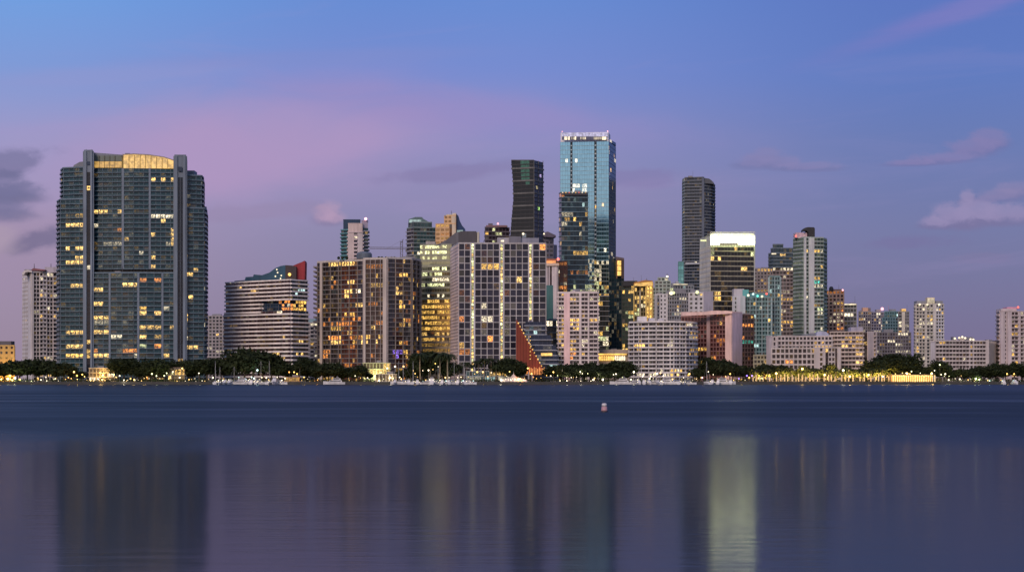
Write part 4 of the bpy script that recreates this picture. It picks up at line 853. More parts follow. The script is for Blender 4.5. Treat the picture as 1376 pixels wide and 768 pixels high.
b.vol([(1154, 1950), (1172, 1950)], 419, S(wall=(.24, .23, .26), litp=.26, tone=(.03, .03, .06), **rs), depth=20, units=0); b.box(1159.5, 1166.5, 413, 419, 1951, 8, (.6, .36, .25), 'penthouse'); b.box(1166.5, 1170, 413.5, 419, 1952, 8, (.2, .16, .16), 'penthouse'); b.finish()
b = B('apartment_tower', 'distant lilac grey tower with a red beacon on its roof box', 1930, 1182)
b.vol([(1171, 1930), (1190, 1930)], 420, S(wall=(.23, .22, .27), litp=.26, tone=(.03, .03, .07), **rs), depth=20, units=0); b.box(1177.5, 1184, 415.5, 420, 1931, 8, (.28, .26, .3), 'penthouse'); b.beacon(1185.5, 414.8, 1929, 'pink', 1.6, 2.2); b.mast(1194, 410, 420, 1931, .3, (.4, .25, .35)); b.finish()
b = B('condo_tower', 'distant blue green glass tower with stepped crown in the far right cluster', 1860, 1198)
b.vol([(1186, 1862), (1210, 1860)], 427, S(wall=(.12, .22, .28), litp=.12, tone=(.03, .07, .09), **dict(rs, curt=.1)), depth=20, units=0); b.vol([(1189, 1864), (1208, 1862)], 419, S(wall=(.10, .2, .23), litp=.05, tone=(.03, .08, .09), **dict(rs, curt=.1)), ybot=427, depth=14, units=1); b.beacon(1206.5, 423, 1859, 'cool', 1.2, 1.6, 'roof_lamp'); b.finish()
b = B('apartment_tower', 'distant tower with white pier and cream lit roof box, rightmost of the far cluster', 1840, 1215)
wp38 = S(fh=3.0, bay=2.6, wall=(.6, .56, .48), pw=1.2, sh=1.2, sd=.2, litp=.2, lit=('white',), ls=.5, tone=(.2, .18, .15))
b.vol([(1207, 1842), (1221.5, 1840)], 419, S(wall=(.26, .26, .28), litp=.14, tone=(.04, .04, .05), **rs), depth=20, units=0, zones={0: [(1207, 1212, S(wall=(.26, .26, .28), litp=.14, **rs)), (1212, 1216, S(solid=True, wall=(.62, .58, .5))), (1216, 1221.5, S(wall=(.2, .2, .22), litp=.08, **rs))]})
b.box(1211.5, 1217.5, 414.5, 419, 1841, 8, (.7, .5, .3), 'penthouse'); b.box(1212, 1217, 415, 418, 1840.3, .5, 0, 'crown_glow', ('gold', .9)); b.finish()
b = B('apartment_block', 'dim lower grey block filling the gap behind the white waterfront complex', 1700, 1190)
b.vol([(1150, 1700), (1224, 1706)], 447, S(wall=(.2, .19, .22), litp=.14, tone=(.05, .045, .06), **rs), depth=24, units=2); b.finish()
b = B('condo_tower', 'pale sparkling tower standing apart with a lit cream roof box, right part of the shore', 1620, 1248, nwin=60)
w40 = S(fh=3.0, bay=2.5, wall=(.56, .52, .47), pw=.75, sh=.95, sd=.7, litp=.24, lit=('white', 'gold'), ls=1.0, tone=(.04, .045, .05), curt=.25)
b.vol([(1228.5, 1630), (1231, 1620), (1268, 1624)], 409, w40, depth=22, units=0, zones={1: [(1231, 1243, w40), (1243, 1245, S(solid=True, wall=(.6, .57, .52))), (1245, 1254, dict(w40, wall=(.55, .52, .48))), (1254, 1257.5, S(solid=True, wall=(.6, .57, .55))), (1257.5, 1268, dict(w40, wall=(.55, .55, .6)))]})
b.box(1232, 1267, 404, 409, 1630, 12, (.24, .25, .28)); b.box(1246, 1256, 399.5, 409, 1626, 8, (.6, .52, .38), 'roof_box'); b.box(1246.5, 1255.5, 400.5, 407, 1625, .6, 0, 'crown_glow', ('white', .55))
for q in (1236, 1246, 1262): b.beacon(q, 409, 1619, 'white', 1.0, 1.5, 'roof_lamp')
b.finish()
b = B('apartment_slab', 'long low white balcony slab with blank left pier, right part of the shore', 1400, 1292, nwin=100, spots=[(1252, 1330, 481, 486, 'gold', .8, .1)])
w41 = (.56, .50, .49)
f41 = S(fh=2.9, bay=3.5, wall=(.16, .13, .14), slab=w41, pier=(.4, .36, .36), pw=.3, pd=1.0, sh=1.1, sd=1.1, each=True, litp=.10, lit=('white', 'gold'), ls=.7, tone=(.04, .03, .035), curt=.2)
b.vol([(1251, 1402), (1257, 1398), (1328, 1404)], 458.5, f41, depth=18, units=0, zones={0: [(1251, 1257, S(solid=True, wall=(.5, .47, .5)))], 1: [(1257, 1302, f41), (1302, 1308, dict(f41, wall=(.6, .5, .48), pw=1.5, litp=.3)), (1308, 1324, f41), (1324, 1328, S(solid=True, wall=w41, pd=1.2))]})
b.vol([(1328, 1406), (1338, 1440)], 458, dict(f41, sd=.5), depth=14, units=0); b.box(1296, 1308, 452.5, 458, 1408, 10, (.2, .2, .24)); b.box(1282, 1286, 455, 458, 1404, 6, w41); b.box(1290, 1296, 453, 458, 1404, 6, w41); b.box(1280, 1284, 452.2, 458, 1412, 6, (.2, .2, .24))
for q in ((1283, 454.5), (1289, 453.5), (1293, 452.5), (1297, 454), (1304, 455.5), (1308, 456)): b.beacon(*q, 1402, 'white', .8, 1.6, 'roof_lamp')
b.finish()
b = B('condo_tower', 'pink grey tower at the right end of the shore', 1420, 1360, nwin=80)
w42 = (.56, .48, .50)
s42 = S(fh=3.0, bay=3.3, wall=(.2, .15, .15), slab=(.5, .42, .42), pier=w42, pw=.5, sh=1.0, sd=1.2, each=True, litp=.1, lit=('white', 'gold'), tone=(.05, .03, .03), curt=.2)
p42 = S(fh=3.0, bay=3.0, wall=w42, pw=1.6, sh=1.5, sd=.3, litp=.04, tone=(.04, .03, .04))
b.vol([(1339.5, 1440), (1344, 1424), (1390, 1430)], 419, s42, depth=24, units=0, zones={1: [(1344, 1349, S(solid=True, wall=w42, pd=1.3)), (1349, 1353, p42), (1353, 1358.5, S(solid=True, wall=w42, pd=1.3)), (1358.5, 1368, s42), (1368, 1371, S(solid=True, wall=w42, pd=.6)), (1371, 1390, s42)]})
b.box(1345, 1366, 414.5, 419, 1430, 14, w42); b.box(1353, 1370, 412.3, 414.5, 1432, 12, (.6, .3, .4), 'roof_band'); b.beacon(1368, 412.5, 1428, 'red', .8, 2.5); b.finish()

# 26 white curved waterfront block
b = B('apartment_block', 'white curved waterfront block with long balconies behind the yacht marina', 1290, 888, nwin=100,
      spots=[(845, 868, 463, 469, 'gold', 1.7, .9), (904, 914, 441, 445, 'warm', .8, .5), (905, 912, 448, 452, 'warm', 1.2, .7), (926, 936, 446, 456, 'gold', .9, .5), (926, 936, 469, 478, 'gold', .8, .4), (848, 930, 496, 508, 'white', 1.2, .45), (900, 934, 495, 508, 'gold', 1.3, .4)])
w26 = (.68, .65, .66)
f26 = S(fh=2.85, bay=3.4, wall=(.12, .11, .13), slab=w26, pier=w26, pw=.5, pd=.6, sh=1.0, sd=1.1, every=2, each=True, litp=.09, lit=('white', 'gold'), ls=.7, tone=(.03, .03, .04), curt=.35)
pts = [(845.5, 1306), (862, 1296), (882, 1291), (905, 1291), (921, 1297)]
for k in range(4):
    e = dict(f26) if k < 3 else dict(f26, wall=(.4, .38, .42), tone=(.05, .05, .06))
    b.vol([pts[k], pts[k + 1]], 433.5, e, depth=20, units=0, cap=False, side=S(solid=True, wall=w26, pd=.01), Dref=1291)
b.vol([pts[4], (930, 1306), (936, 1320)], 433.5, dict(f26, tone=(.03, .02, .03), wall=(.1, .08, .1), pw=.3, litp=.2, ls=.9), depth=14, units=0, cap=False, Dref=1291)
foot = [(PX(a, d), d) for a, d in [(845, 1304), (862, 1294), (882, 1289), (905, 1289), (922, 1295), (931, 1304), (937, 1319)]] + [(PX(935, 1335), 1335), (PX(846, 1330), 1330)]
b.part('roof', wallmat(w26)).prism(foot, PZ(433.2, 1291), PZ(431, 1291))
b.box(857, 869, 425, 431, 1302, 8, w26); b.box(872, 880, 427, 431, 1304, 8, (.5, .48, .52)); b.box(884, 892, 428, 431, 1304, 6, (.5, .48, .52)); b.finish()

# 27 pink sided dark red block
b = B('apartment_block', 'dark red gridded block with pink roof band and tall blank pink flank', 1350, 965, nwin=100, spots=[(995, 1012, 434, 438, 'orange', 1.6, .9), (958, 964, 450, 460, 'orange', 1.1, .5), (998, 1012, 458, 461, 'teal', .5, .9), (930, 976, 484, 488, 'gold', .5, .3)])
f27 = S(fh=2.95, bay=3.2, wall=(.12, .045, .04), slab=(.26, .12, .11), pier=(.3, .15, .14), pw=.35, pd=.6, sh=.7, sd=.7, each=True, litp=.07, lit=('orange', 'gold'), ls=.8, tone=(.05, .018, .018), curt=.05, tv=1.0)
pk = (.74, .52, .48)
b.vol([(916, 1362), (983.5, 1348), (997, 1362)], 420, f27, depth=18, units=0, par=1.0, parc=pk, zones={0: [(916, 950, f27), (950, 954.5, S(solid=True, wall=(.4, .27, .26), pd=.9)), (954.5, 975, f27), (975, 983.5, S(solid=True, wall=pk, pd=1.1))], 1: [(983.5, 997, S(solid=True, wall=(.66, .50, .53), pd=.3))]})
b.shape([(915, 424.5), (915, 420.5), (975, 417.2), (984, 418), (984, 421), (975, 421.5)], 1345.8, 3, pk, 'roof_band'); b.shape([(940, 420), (955, 417.2), (966, 416.8), (976, 419)], 1356, 10, pk, 'penthouse')
b.vol([(996.5, 1364), (1012.5, 1366)], 423.5, dict(f27, wall=(.05, .03, .03), slab=(.10, .06, .06), pier=(.12, .08, .08), tone=(.02, .012, .012)), depth=18, units=0); b.finish()

# 40 white waterfront complex
spW = [(1060, 1066, 461, 465, 'warm', .9, .5), (1052, 1068, 481, 486, 'orange', 1.0, .6), (1076, 1084, 473, 477, 'warm', 1.4, .6), (1095, 1106, 455, 461, 'gold', .7, .5)]
b = B('apartment_block', 'long low white waterfront complex with blank left tower, behind the floodlit promenade', 1330, 1075, nwin=100, spots=spW)
w43 = (.54, .48, .47)
f43 = S(fh=3.5, bay=3.1, wall=w43, slab=w43, pier=w43, pw=.7, pd=.5, sh=1.2, sd=.6, litp=.05, lit=('gold', 'warm'), ls=.8, tone=(.03, .025, .03), curt=.1)
f43b = dict(f43, bay=2.6, fh=3.0, wall=(.4, .34, .34), sd=.9, litp=.14)
b.vol([(1030, 1338), (1037, 1330)], 452.5, S(solid=True, wall=(.58, .53, .55), pd=.1), depth=16, units=0)
b.vol([(1037, 1331), (1044, 1332)], 453, dict(f43, bay=4, pw=2.4), depth=16, units=0)
b.vol([(1037, 1329), (1097, 1318)], 468.5, f43, depth=18, units=0, zones={0: [(1037, 1096, f43)]})
b.vol([(1095, 1317), (1129, 1318)], 467.5, dict(f43, pw=1.0, bay=3.0), depth=20, units=0, zones={0: [(1095, 1101, S(solid=True, wall=w43)), (1101, 1106, dict(f43, bay=4)), (1106, 1109, S(solid=True, wall=w43)), (1109, 1113, S(fh=3.5, bay=3, wall=(.08, .06, .06), pw=.2, sh=.5, tone=(.03, .02, .02))), (1113, 1122, dict(f43, pw=.7)), (1122, 1125, S(fh=3.5, bay=3, wall=(.1, .07, .07), pw=.2, sh=.5, tone=(.03, .02, .02))), (1125, 1129, S(solid=True, wall=w43))]})
b.vol([(1045, 1352), (1118, 1348)], 452.5, f43b, depth=16, units=1); b.box(1079, 1118, 449, 452.5, 1354, 10, (.14, .16, .2)); b.shape([(1097, 451), (1098, 446), (1102, 444.8), (1110, 445.3), (1113, 448), (1114, 451)], 1352, 10, (.36, .38, .5), 'penthouse'); b.finish()
b = B('apartment_block', 'beige glowing slab with lilac roof box at the right end of the white complex', 1345, 1145, nwin=100, spots=[(1130, 1160, 448, 470, 'gold', .55, .55), (1131, 1144, 462, 468, 'warm', 1.1, .7), (1151, 1160, 468, 477, 'warm', 1.2, .7), (1151, 1160, 482, 488, 'warm', 1.5, .8)])
f44 = S(fh=2.9, bay=3.4, wall=(.40, .33, .28), slab=(.60, .50, .46), pw=.3, sh=1.1, sd=1.0, each=True, litp=.10, lit=('gold', 'white'), ls=.6, tone=(.06, .045, .045), curt=.3)
b.vol([(1116, 1352), (1159.5, 1343)], 446, f44, depth=20, units=0, par=.6)
b.vol([(1159.5, 1350), (1166, 1350)], 448, S(fh=2.9, bay=4, wall=(.10, .07, .07), pw=.3, sh=.5, sd=.4, litp=.06, tone=(.03, .02, .02)), depth=16, units=0)
b.vol([(1166, 1348), (1178, 1352)], 446.5, S(solid=True, wall=(.52, .45, .45)), depth=16, units=0, zones={0: [(1166, 1174, S(solid=True, wall=(.5, .43, .43))), (1174, 1176.5, dict(f44, bay=3)), (1176.5, 1178, S(solid=True, wall=(.5, .43, .43)))]})
b.box(1143.5, 1159.5, 439.2, 446, 1350, 12, (.42, .40, .50)); b.finish()
b = B('apartment_block', 'small tan block with lit corner below the teal topped tower', 1345, 1021, nwin=0)
b.vol([(1013, 1346), (1031, 1345)], 478, S(fh=3, bay=3.4, wall=(.36, .34, .24), sh=1.1, sd=.6, litp=.35, lit=('warm', 'green'), tone=(.04, .04, .03)), depth=14, units=0); b.finish()

# red triangular sail building on the water front
b = B('sail_building', 'red triangular sail shaped structure with lit edge on the waterfront', 1282, 710, cat='building')
tri = [(693.5, 428.5), (697, 433), (703, 447), (712, 464), (722, 482), (729, 494), (733.5, 502), (716, 504), (693.5, 486)]
b.shape(tri, 1282, 9, (.24, .045, .025), 'sail_wall')
for k in range(9):
    x0 = 695 + k * 4; yt = 430 + (x0 - 693.5) * 1.82; b.box(x0, x0 + .35, yt + 2, min(500, 486 + k * 2), 1281.5, .4, (.18, .03, .02), 'sail_rib')
for k in range(16): t = k / 15; b.beacon(696.5 + 36 * t, 434 + 66 * t, 1281, 'gold', .42, 1.6, 'edge_lamp')
for k in range(7): b.beacon(712.5, 452 + k * 5, 1281, 'gold', .38, 1.3, 'edge_lamp')
for k in range(10): b.box(711 + k * 2.2, 712 + k * 2.2, 493 + (k % 3), 503, 1279, .8, 0, 'flame_lamp', ('orange', 1.0))
b.finish()
# ------------------------------------------------------------------ setting: water, land, sea wall
def watermat():
    m = bpy.data.materials.new('bay_water'); m.use_nodes = True; g = NT(m.node_tree); g.n.clear()
    geo = g.new('ShaderNodeNewGeometry').outputs['Position']
    s = g.new('ShaderNodeSeparateXYZ'); g.l.new(geo, s.inputs[0]); x, y, z = s.outputs
    # broad wind lanes on the bay: slick near the viewer, ruffled farther out, with thin calm streaks
    lane = g.noise(g.comb(g.m('MULTIPLY', x, .040), g.m('MULTIPLY', y, .022), 0.0), 1.0, 4, .6, .5)
    lane2 = g.noise(g.comb(g.m('MULTIPLY', x, .009), g.m('MULTIPLY', y, .034), 5.0), 1.0, 4, .6, .6)
    yl = g.m('ADD', y, g.m('MULTIPLY', g.m('SUBTRACT', lane, .5), 95.0))
    far = g.mr(yl, 46.0, 165.0)
    lane3 = g.noise(g.comb(g.m('MULTIPLY', x, .028), g.m('MULTIPLY', y, .012), 9.0), 1.0, 3, .6, .4)
    def band(c, wd, lo):
        q = g.m('DIVIDE', g.m('ADD', g.m('SUBTRACT', y, c), g.m('MULTIPLY', g.m('SUBTRACT', lane3, .5), wd * 4.5)), wd)
        return g.m('EXPONENT', g.m('MULTIPLY', g.m('MULTIPLY', q, q), -1.0))
    slick = g.m('MULTIPLY', g.mr(lane2, .46, .66), g.m('MULTIPLY', g.mr(y, 110.0, 190.0), .7))
    slick = g.m('MAXIMUM', slick, g.m('MULTIPLY', band(277.0, 13.0, 0), g.mr(lane2, .25, .5)))
    slick = g.m('MAXIMUM', slick, g.m('MULTIPLY', band(330.0, 10.0, 0), .5))
    slick = g.m('MAXIMUM', slick, g.m('MULTIPLY', g.mr(y, 360.0, 620.0), .6))
    slick = g.m('MAXIMUM', slick, g.m('MULTIPLY', g.mr(y, 1060.0, 1180.0), .9))
    rough = g.m('ADD', .125, g.m('MULTIPLY', far, .26))
    rough = g.m('SUBTRACT', rough, g.m('MULTIPLY', slick, .14))
    # ripples
    r1 = g.noise(g.comb(g.m('MULTIPLY', x, .35), g.m('MULTIPLY', y, 1.3), 0.0), 1.0, 4, .6)
    r2 = g.noise(g.comb(g.m('MULTIPLY', x, .12), g.m('MULTIPLY', y, .2), 0.0), 1.0, 4, .6)
    h = g.m('ADD', g.m('MULTIPLY', r1, .20), g.m('MULTIPLY', r2, .28))
    bp = g.new('ShaderNodeBump'); bp.inputs['Distance'].default_value = .35; g.l.new(h, bp.inputs['Height'])
    g.l.new(g.m('SUBTRACT', .10, g.m('MULTIPLY', far, .02)), bp.inputs['Strength'])
    d = g.new('ShaderNodeBsdfDiffuse'); d.inputs[0].default_value = (.004, .012, .022, 1)
    p = g.new('ShaderNodeBsdfGlossy'); p.inputs['Color'].default_value = (.78, .79, .82, 1)
    g.l.new(rough, p.inputs['Roughness']); g.l.new(bp.outputs[0], p.inputs['Normal'])
    mx = g.new('ShaderNodeMixShader'); g.l.new(g.m('SUBTRACT', .295, g.m('MULTIPLY', g.m('MULTIPLY', far, g.m('SUBTRACT', 1.0, g.m('MULTIPLY', slick, .8))), .165)), mx.inputs[0]); g.l.new(d.outputs[0], mx.inputs[1]); g.l.new(p.outputs[0], mx.inputs[2])
    o = g.new('ShaderNodeOutputMaterial'); g.l.new(mx.outputs[0], o.inputs[0]); return m
me = bpy.data.meshes.new('water'); v = []; f = []
xs = [-30000, -3000, -700, -250, 0, 250, 700, 3000, 30000]; ys = [-3000, -200, 0, 20, 60, 150, 400, 900, 1260]
for yy in ys:
    for xx in xs: v.append((xx, yy, 0))
n = len(xs)
for j in range(len(ys) - 1):
    for i in range(n - 1): f.append((j * n + i, j * n + i + 1, (j + 1) * n + i + 1, (j + 1) * n + i))
me.from_pydata(v, [], f); me.materials.append(watermat())
wt = bpy.data.objects.new('water', me); C.objects.link(wt); tag(wt, 'calm dark blue bay water with soft vertical reflections', 'water', kind='structure')

def shore_y(px): return SHORE + 2.5 * sin(px * .013) + 1.5 * sin(px * .041 + 1) + (4 if px > 1262 else 0)
def groundmat():
    m = bpy.data.materials.new('ground_soil'); m.use_nodes = True; g = NT(m.node_tree); b = g.n['Principled BSDF']
    tc = g.new('ShaderNodeTexCoord').outputs['Object']
    n = g.noise(tc, .06, 4, .6); g.l.new(g.ramp(n, [(.35, (.03, .045, .02, 1)), (.6, (.10, .095, .085, 1))]), b.inputs['Base Color']); b.inputs['Roughness'].default_value = .9
    return m
def poly_sheet(name, front, ybk, z, mat):
    v = []; f = []
    for x_, y_ in front: v += [(x_, y_, z), (x_, ybk, z)]
    for i in range(len(front) - 1): f.append((2 * i, 2 * i + 2, 2 * i + 3, 2 * i + 1))
    me = bpy.data.meshes.new(name); me.from_pydata(v, [], f); me.materials.append(mat); o = bpy.data.objects.new(name, me); C.objects.link(o); return o
line = [(-30000, 1260), (-2500, 1250)] + [(PX(p, shore_y(p)), shore_y(p)) for p in range(-200, 1600, 12)] + [(2500, 1250), (30000, 1260)]
o = poly_sheet('ground', line, 40000, GZ - .01, groundmat()); tag(o, 'flat city ground behind the sea wall', 'ground', kind='structure')
pl = [(a, b + .8) for a, b in line[2:-2]]
me_ = MB()
for (a, b_), (c_, d_) in zip(pl, pl[1:]): me_.quad((a, b_, GZ + .03), (c_, d_, GZ + .03), (c_, d_ + 5.0, GZ + .03), (a, b_ + 5.0, GZ + .03))
o = me_.build('promenade_path', wallmat((.16, .14, .12))); tag(o, 'pale paved promenade along the water', 'path', kind='structure')
m = MB()
for (a, b_), (c_, d_) in zip(pl, pl[1:]):
    L = math.hypot(c_ - a, d_ - b_); d = ((c_ - a) / L, (d_ - b_) / L); m.obox((a, b_ - .8), d, (d[1], -d[0]), 0, L + .02, -.5, .35, -1.0, GZ + .12)
o = m.build('sea_wall', wallmat((.05, .05, .05))); tag(o, 'low grey concrete sea wall at the water edge', 'sea wall', kind='thing')

# ------------------------------------------------------------------ trees
barkm = wallmat((.09, .07, .055), .9)
rt = random.Random(5)
def leaf_clump(mb, c, r, n, size):
    for _ in range(n):
        while True:
            p = (rt.uniform(-1, 1), rt.uniform(-1, 1), rt.uniform(-1, 1)); q = p[0] ** 2 + p[1] ** 2 + p[2] ** 2
            if .12 < q < 1: break
        k = (rt.uniform(.72, 1.0)) if rt.random() < .7 else 1.12
        q = math.sqrt(q); p = tuple(v / q * k for v in p) if rt.random() < .75 else p
        ce = (c[0] + p[0] * r[0], c[1] + p[1] * r[1], c[2] + p[2] * r[2]); s_ = size * rt.uniform(.6, 1.3)
        u = (rt.gauss(0, 1), rt.gauss(0, 1), rt.gauss(0, .7)); w_ = (rt.gauss(0, 1), rt.gauss(0, 1), rt.gauss(0, .7))
        l1 = math.sqrt(sum(a * a for a in u)); l2 = math.sqrt(sum(a * a for a in w_)); u = [a / l1 * s_ for a in u]; w_ = [a / l2 * s_ * .6 for a in w_]
        mb.quad(*[tuple(ce[i] + sx * u[i] + sy * w_[i] for i in range(3)) for sx, sy in ((-1, -.3), (0, -1), (1, .3), (0, 1))])
def broad_proto(h, w_, lobes, n):
    root = bpy.data.objects.new('broad_tree', None); root.empty_display_size = 1
    t = MB(); t.tube((0, 0, 0), (.2, 0, h * .35), h * .035, h * .022, 7)
    cr = MB()
    for k in range(lobes):
        a = k * 2.4 + rt.uniform(-.4, .4); rr = w_ * .5 * rt.uniform(.25, .68) if k else 0
        c = (rr * cos(a), rr * sin(a) * .8, h * rt.uniform(.48, .74) if k else h * .72)
        t.tube((.2, 0, h * rt.uniform(.22, .34)), (c[0] * .8, c[1] * .8, c[2] - h * .05), h * .014, h * .005, 5)
        R_ = (w_ * rt.uniform(.17, .27), w_ * rt.uniform(.17, .25), h * rt.uniform(.14, .23)); leaf_clump(cr, c, R_, n // lobes, .62)
    leaf_clump(cr, (0, 0, h * .55), (w_ * .34, w_ * .3, h * .26), n // 5, .8)
    a = t.build('trunk', barkm, root); b_ = cr.build('crown', leafmat(), root); return root
def palm_proto(h):
    root = bpy.data.objects.new('palm_tree', None)
    t = MB(); n = 5
    for i in range(n): t.tube((.25 * sin(i * .5), 0, h * i / n), (.25 * sin((i + 1) * .5), 0, h * (i + 1) / n + .05), .24 - .02 * i, .22 - .02 * i, 7)
    top = (.25 * sin(n * .5), 0, h); cr = MB()
    for k in range(20):
        a = k * 2 * pi / 20 + rt.uniform(-.15, .15); up = rt.uniform(-.2, 1.2); L = rt.uniform(2.3, 3.1); prev = top; seg = 6
        for i in range(1, seg + 1):
            s_ = i / seg; r_ = L * s_; p = (top[0] + r_ * cos(a), top[1] + r_ * sin(a), top[2] + up * s_ * 1.6 - 2.2 * s_ * s_)
            w1 = .42 * (1 - abs(s_ - .45)); nx, ny = -sin(a) * w1, cos(a) * w1
            cr.quad((prev[0] - nx, prev[1] - ny, prev[2] - .18), prev, p, (p[0] - nx, p[1] - ny, p[2] - .22)); cr.quad(prev, (prev[0] + nx, prev[1] + ny, prev[2] - .18), (p[0] + nx, p[1] + ny, p[2] - .22), p)
            prev = p
    t.build('trunk', wallmat((.16, .13, .10), .9), root); cr.build('crown', leafmat(1.0), root); return root
protos = [broad_proto(10, 13, 9, 1500), broad_proto(10, 11, 8, 1400), broad_proto(10, 15, 11, 1800), broad_proto(10, 9, 7, 1200)]
palms = [palm_proto(7.4), palm_proto(8.6)]
used = set()
def put_tree(kind, px, D, h, label, group, wid=1.0):
    pool = palms if kind == 'palm' else protos
    i = rt.randrange(len(pool)); pr = pool[i]; key = (kind, i)
    r = copy_tree(pr); r.name = pr.name.split('.')[0]
    base = 10.0 if kind != 'palm' else (8.4, 9.6)[i]
    s_ = h / base * 1.08; r.scale = (s_ * wid, s_ * wid, s_) ; r.location = (PX(px, D), D, GZ - .05); r.rotation_euler = (0, 0, rt.uniform(0, 6.28))
    tag(r, label, 'palm tree' if kind == 'palm' else 'tree', group); return r
# rows: first and last photo column, count, distance, tree top rows in the photo, kind, place
ROWS = [(-14, 26, 3, 1262, (484, 492), 'broad', 'before the ochre block'),
        (24, 48, 3, 1268, (477, 484), 'broad', 'in the dark clump below the slim white tower'),
        (52, 76, 3, 1262, (481, 488), 'broad', 'left of the big teal tower lobby'),
        (84, 110, 3, 1260, (486, 493), 'broad', 'below the left wing of the big teal tower'),
        (158, 196, 5, 1264, (474, 486), 'broad', 'right of the yellow lobby lights'),
        (202, 242, 5, 1262, (480, 491), 'broad', 'below the right half of the big teal tower'),
        (248, 298, 6, 1266, (480, 487), 'broad', 'between the big teal tower and the striped hotel'),
        (316, 366, 5, 1258, (469, 476), 'broad', 'in the great dark dome before the striped hotel'),
        (374, 412, 5, 1262, (485, 492), 'broad', 'at the right foot of the striped hotel'),
        (398, 424, 3, 1272, (481, 485), 'broad', 'behind the orange waterfront lights'),
        (424, 494, 9, 1258, (488, 495), 'broad', 'in the long dark mass before the brown slabs'),
        (540, 566, 3, 1262, (484, 491), 'broad', 'right of the yellow lit terrace'),
        (562, 604, 6, 1266, (471, 483), 'broad', 'below the olive glass office'),
        (566, 602, 4, 1254, (473, 480), 'palm', 'before the olive glass office'),
        (610, 636, 4, 1262, (486, 491), 'palm', 'before the left end of the gridded block'),
        (642, 690, 7, 1262, (483, 490), 'palm', 'before the gridded block'),
        (676, 698, 3, 1264, (482, 486), 'broad', 'at the left foot of the red sail'),
        (745, 786, 6, 1264, (481, 490), 'broad', 'below the pink pier tower'),
        (786, 842, 8, 1266, (484, 489), 'broad', 'before the orange arched podium'),
        (752, 840, 9, 1252, (493, 499), 'broad', 'in the low front row below the blue tower'),
        (934, 980, 6, 1262, (478, 490), 'broad', 'below the dark red block'),
        (984, 1028, 5, 1264, (487, 491), 'broad', 'left end of the floodlit promenade'),
        (1030, 1090, 7, 1268, (489, 493), 'broad', 'before the white waterfront complex'),
        (1094, 1166, 8, 1266, (489, 494), 'broad', 'before the beige glowing slab'),
        (1168, 1196, 4, 1268, (477, 483), 'broad', 'in the dark mound below the far cluster'),
        (1192, 1228, 4, 1274, (476, 483), 'broad', 'left of the pale sparkling tower'),
        (1228, 1262, 4, 1262, (484, 489), 'broad', 'behind the bright colonnade'),
        (1262, 1306, 6, 1264, (487, 493), 'broad', 'before the long balcony slab'),
        (1308, 1348, 5, 1266, (487, 492), 'broad', 'right of the yellow green lit shrub'),
        (1350, 1388, 4, 1262, (486, 491), 'broad', 'at the right end of the shore')]
for (x0, x1, n, D, (ya, yb), kind, place) in ROWS:
    for i in range(n):
        px = x0 + (x1 - x0) * i / max(1, n - 1) + rt.uniform(-1.5, 1.5); yt = rt.uniform(ya - 2, yb + 5)
        if n == 5 and ya == 469: yt = (479, 471, 468, 471, 478)[i]
        DD = D + rt.uniform(-4, 5); h = PZ(yt, DD) - GZ
        lab = ('palm tree ' if kind == 'palm' else 'dark leafy tree ') + place + ', ' + nth(i, n)
        put_tree(kind, px, DD, h, lab, 'trees along the waterfront', wid=1.0 if kind == 'palm' else max(1.0, min(1.5, ((x1 - x0) / max(1, n - 1)) * .5 * 1.7 / (h * 1.1))))
# the second, closer palm row on the promenade
for i in range(12):
    px = 1016 + i * 15.6 + rt.uniform(-2, 2); put_tree('palm', px, 1249.5, PZ(494.5 + rt.uniform(-1, 2), 1249.5) - GZ, 'slender palm on the floodlit promenade, ' + nth(i, 12), 'palms on the floodlit promenade')
hedge = MB()
for k in range(900):
    px = k / 900 * 1430 - 30; D = 1247 + rt.uniform(0, 9)
    if 1010 < px < 1262 or 640 < px < 700: D += 6
    leaf_clump(hedge, (PX(px, D), D, GZ + rt.uniform(.2, 1.0)), (2.2, 1.5, 1.1), 26, .5)
o = hedge.build('shrubbery', leafmat()); tag(o, 'dark continuous planting of shrubs along the shore', 'shrubs', kind='stuff')

# ------------------------------------------------------------------ lamps
def lamp_proto(h, r, kind, k, globes=1):
    root = bpy.data.objects.new('street_lamp', None); p = MB(); p.tube((0, 0, 0), (0, 0, h), .09, .06, 6); p.tube((0, 0, 0), (0, 0, .3), .2, .16, 8)
    q = MB()
    if globes == 1: q.ball((0, 0, h + r * .8), r, 8, 6)
    else:
        for s_ in (-1, 1): p.tube((0, 0, h - .1), (s_ * .7, 0, h + .1), .05, .05, 5); q.ball((s_ * .7, 0, h + .1 + r), r, 8, 6)
    p.build('pole', wallmat((.07, .07, .08)), root); q.build('globe', glowmat(LIT[kind], k), root); return root
LP = {}
def put_lamp(px, py, D, kind='gold', r=.45, k=5.0, label='', group='lamps along the shore', globes=1, light=0, spot=False):
    z = max(PZ(py, D), GZ + .9); h = round(max(.8, z - GZ - r * .8), 0 if z > 4 else 1)
    key = (h, r, kind, k, globes)
    if key not in LP: LP[key] = lamp_proto(h, r, kind, k, globes); o = LP[key]; first = True
    o = copy_tree(LP[key])
    o.location = (PX(px, D), D, GZ); tag(o, label, 'lamp', group)
    if light:
        l = bpy.data.lights.new('lamp_light', 'SPOT' if spot else 'POINT'); l.energy = light; l.color = LIT[kind]; l.shadow_soft_size = .5
        lo = bpy.data.objects.new('lamp_light', l); C.objects.link(lo); lo.location = (0, -.9, h + r * .8); lo.parent = o
        if spot: l.spot_size = R(140); l.spot_blend = .6; lo.rotation_euler = (R(112), 0, 0); lo.location = (0, .5, h + r * .8)
    return o
rl = random.Random(21)
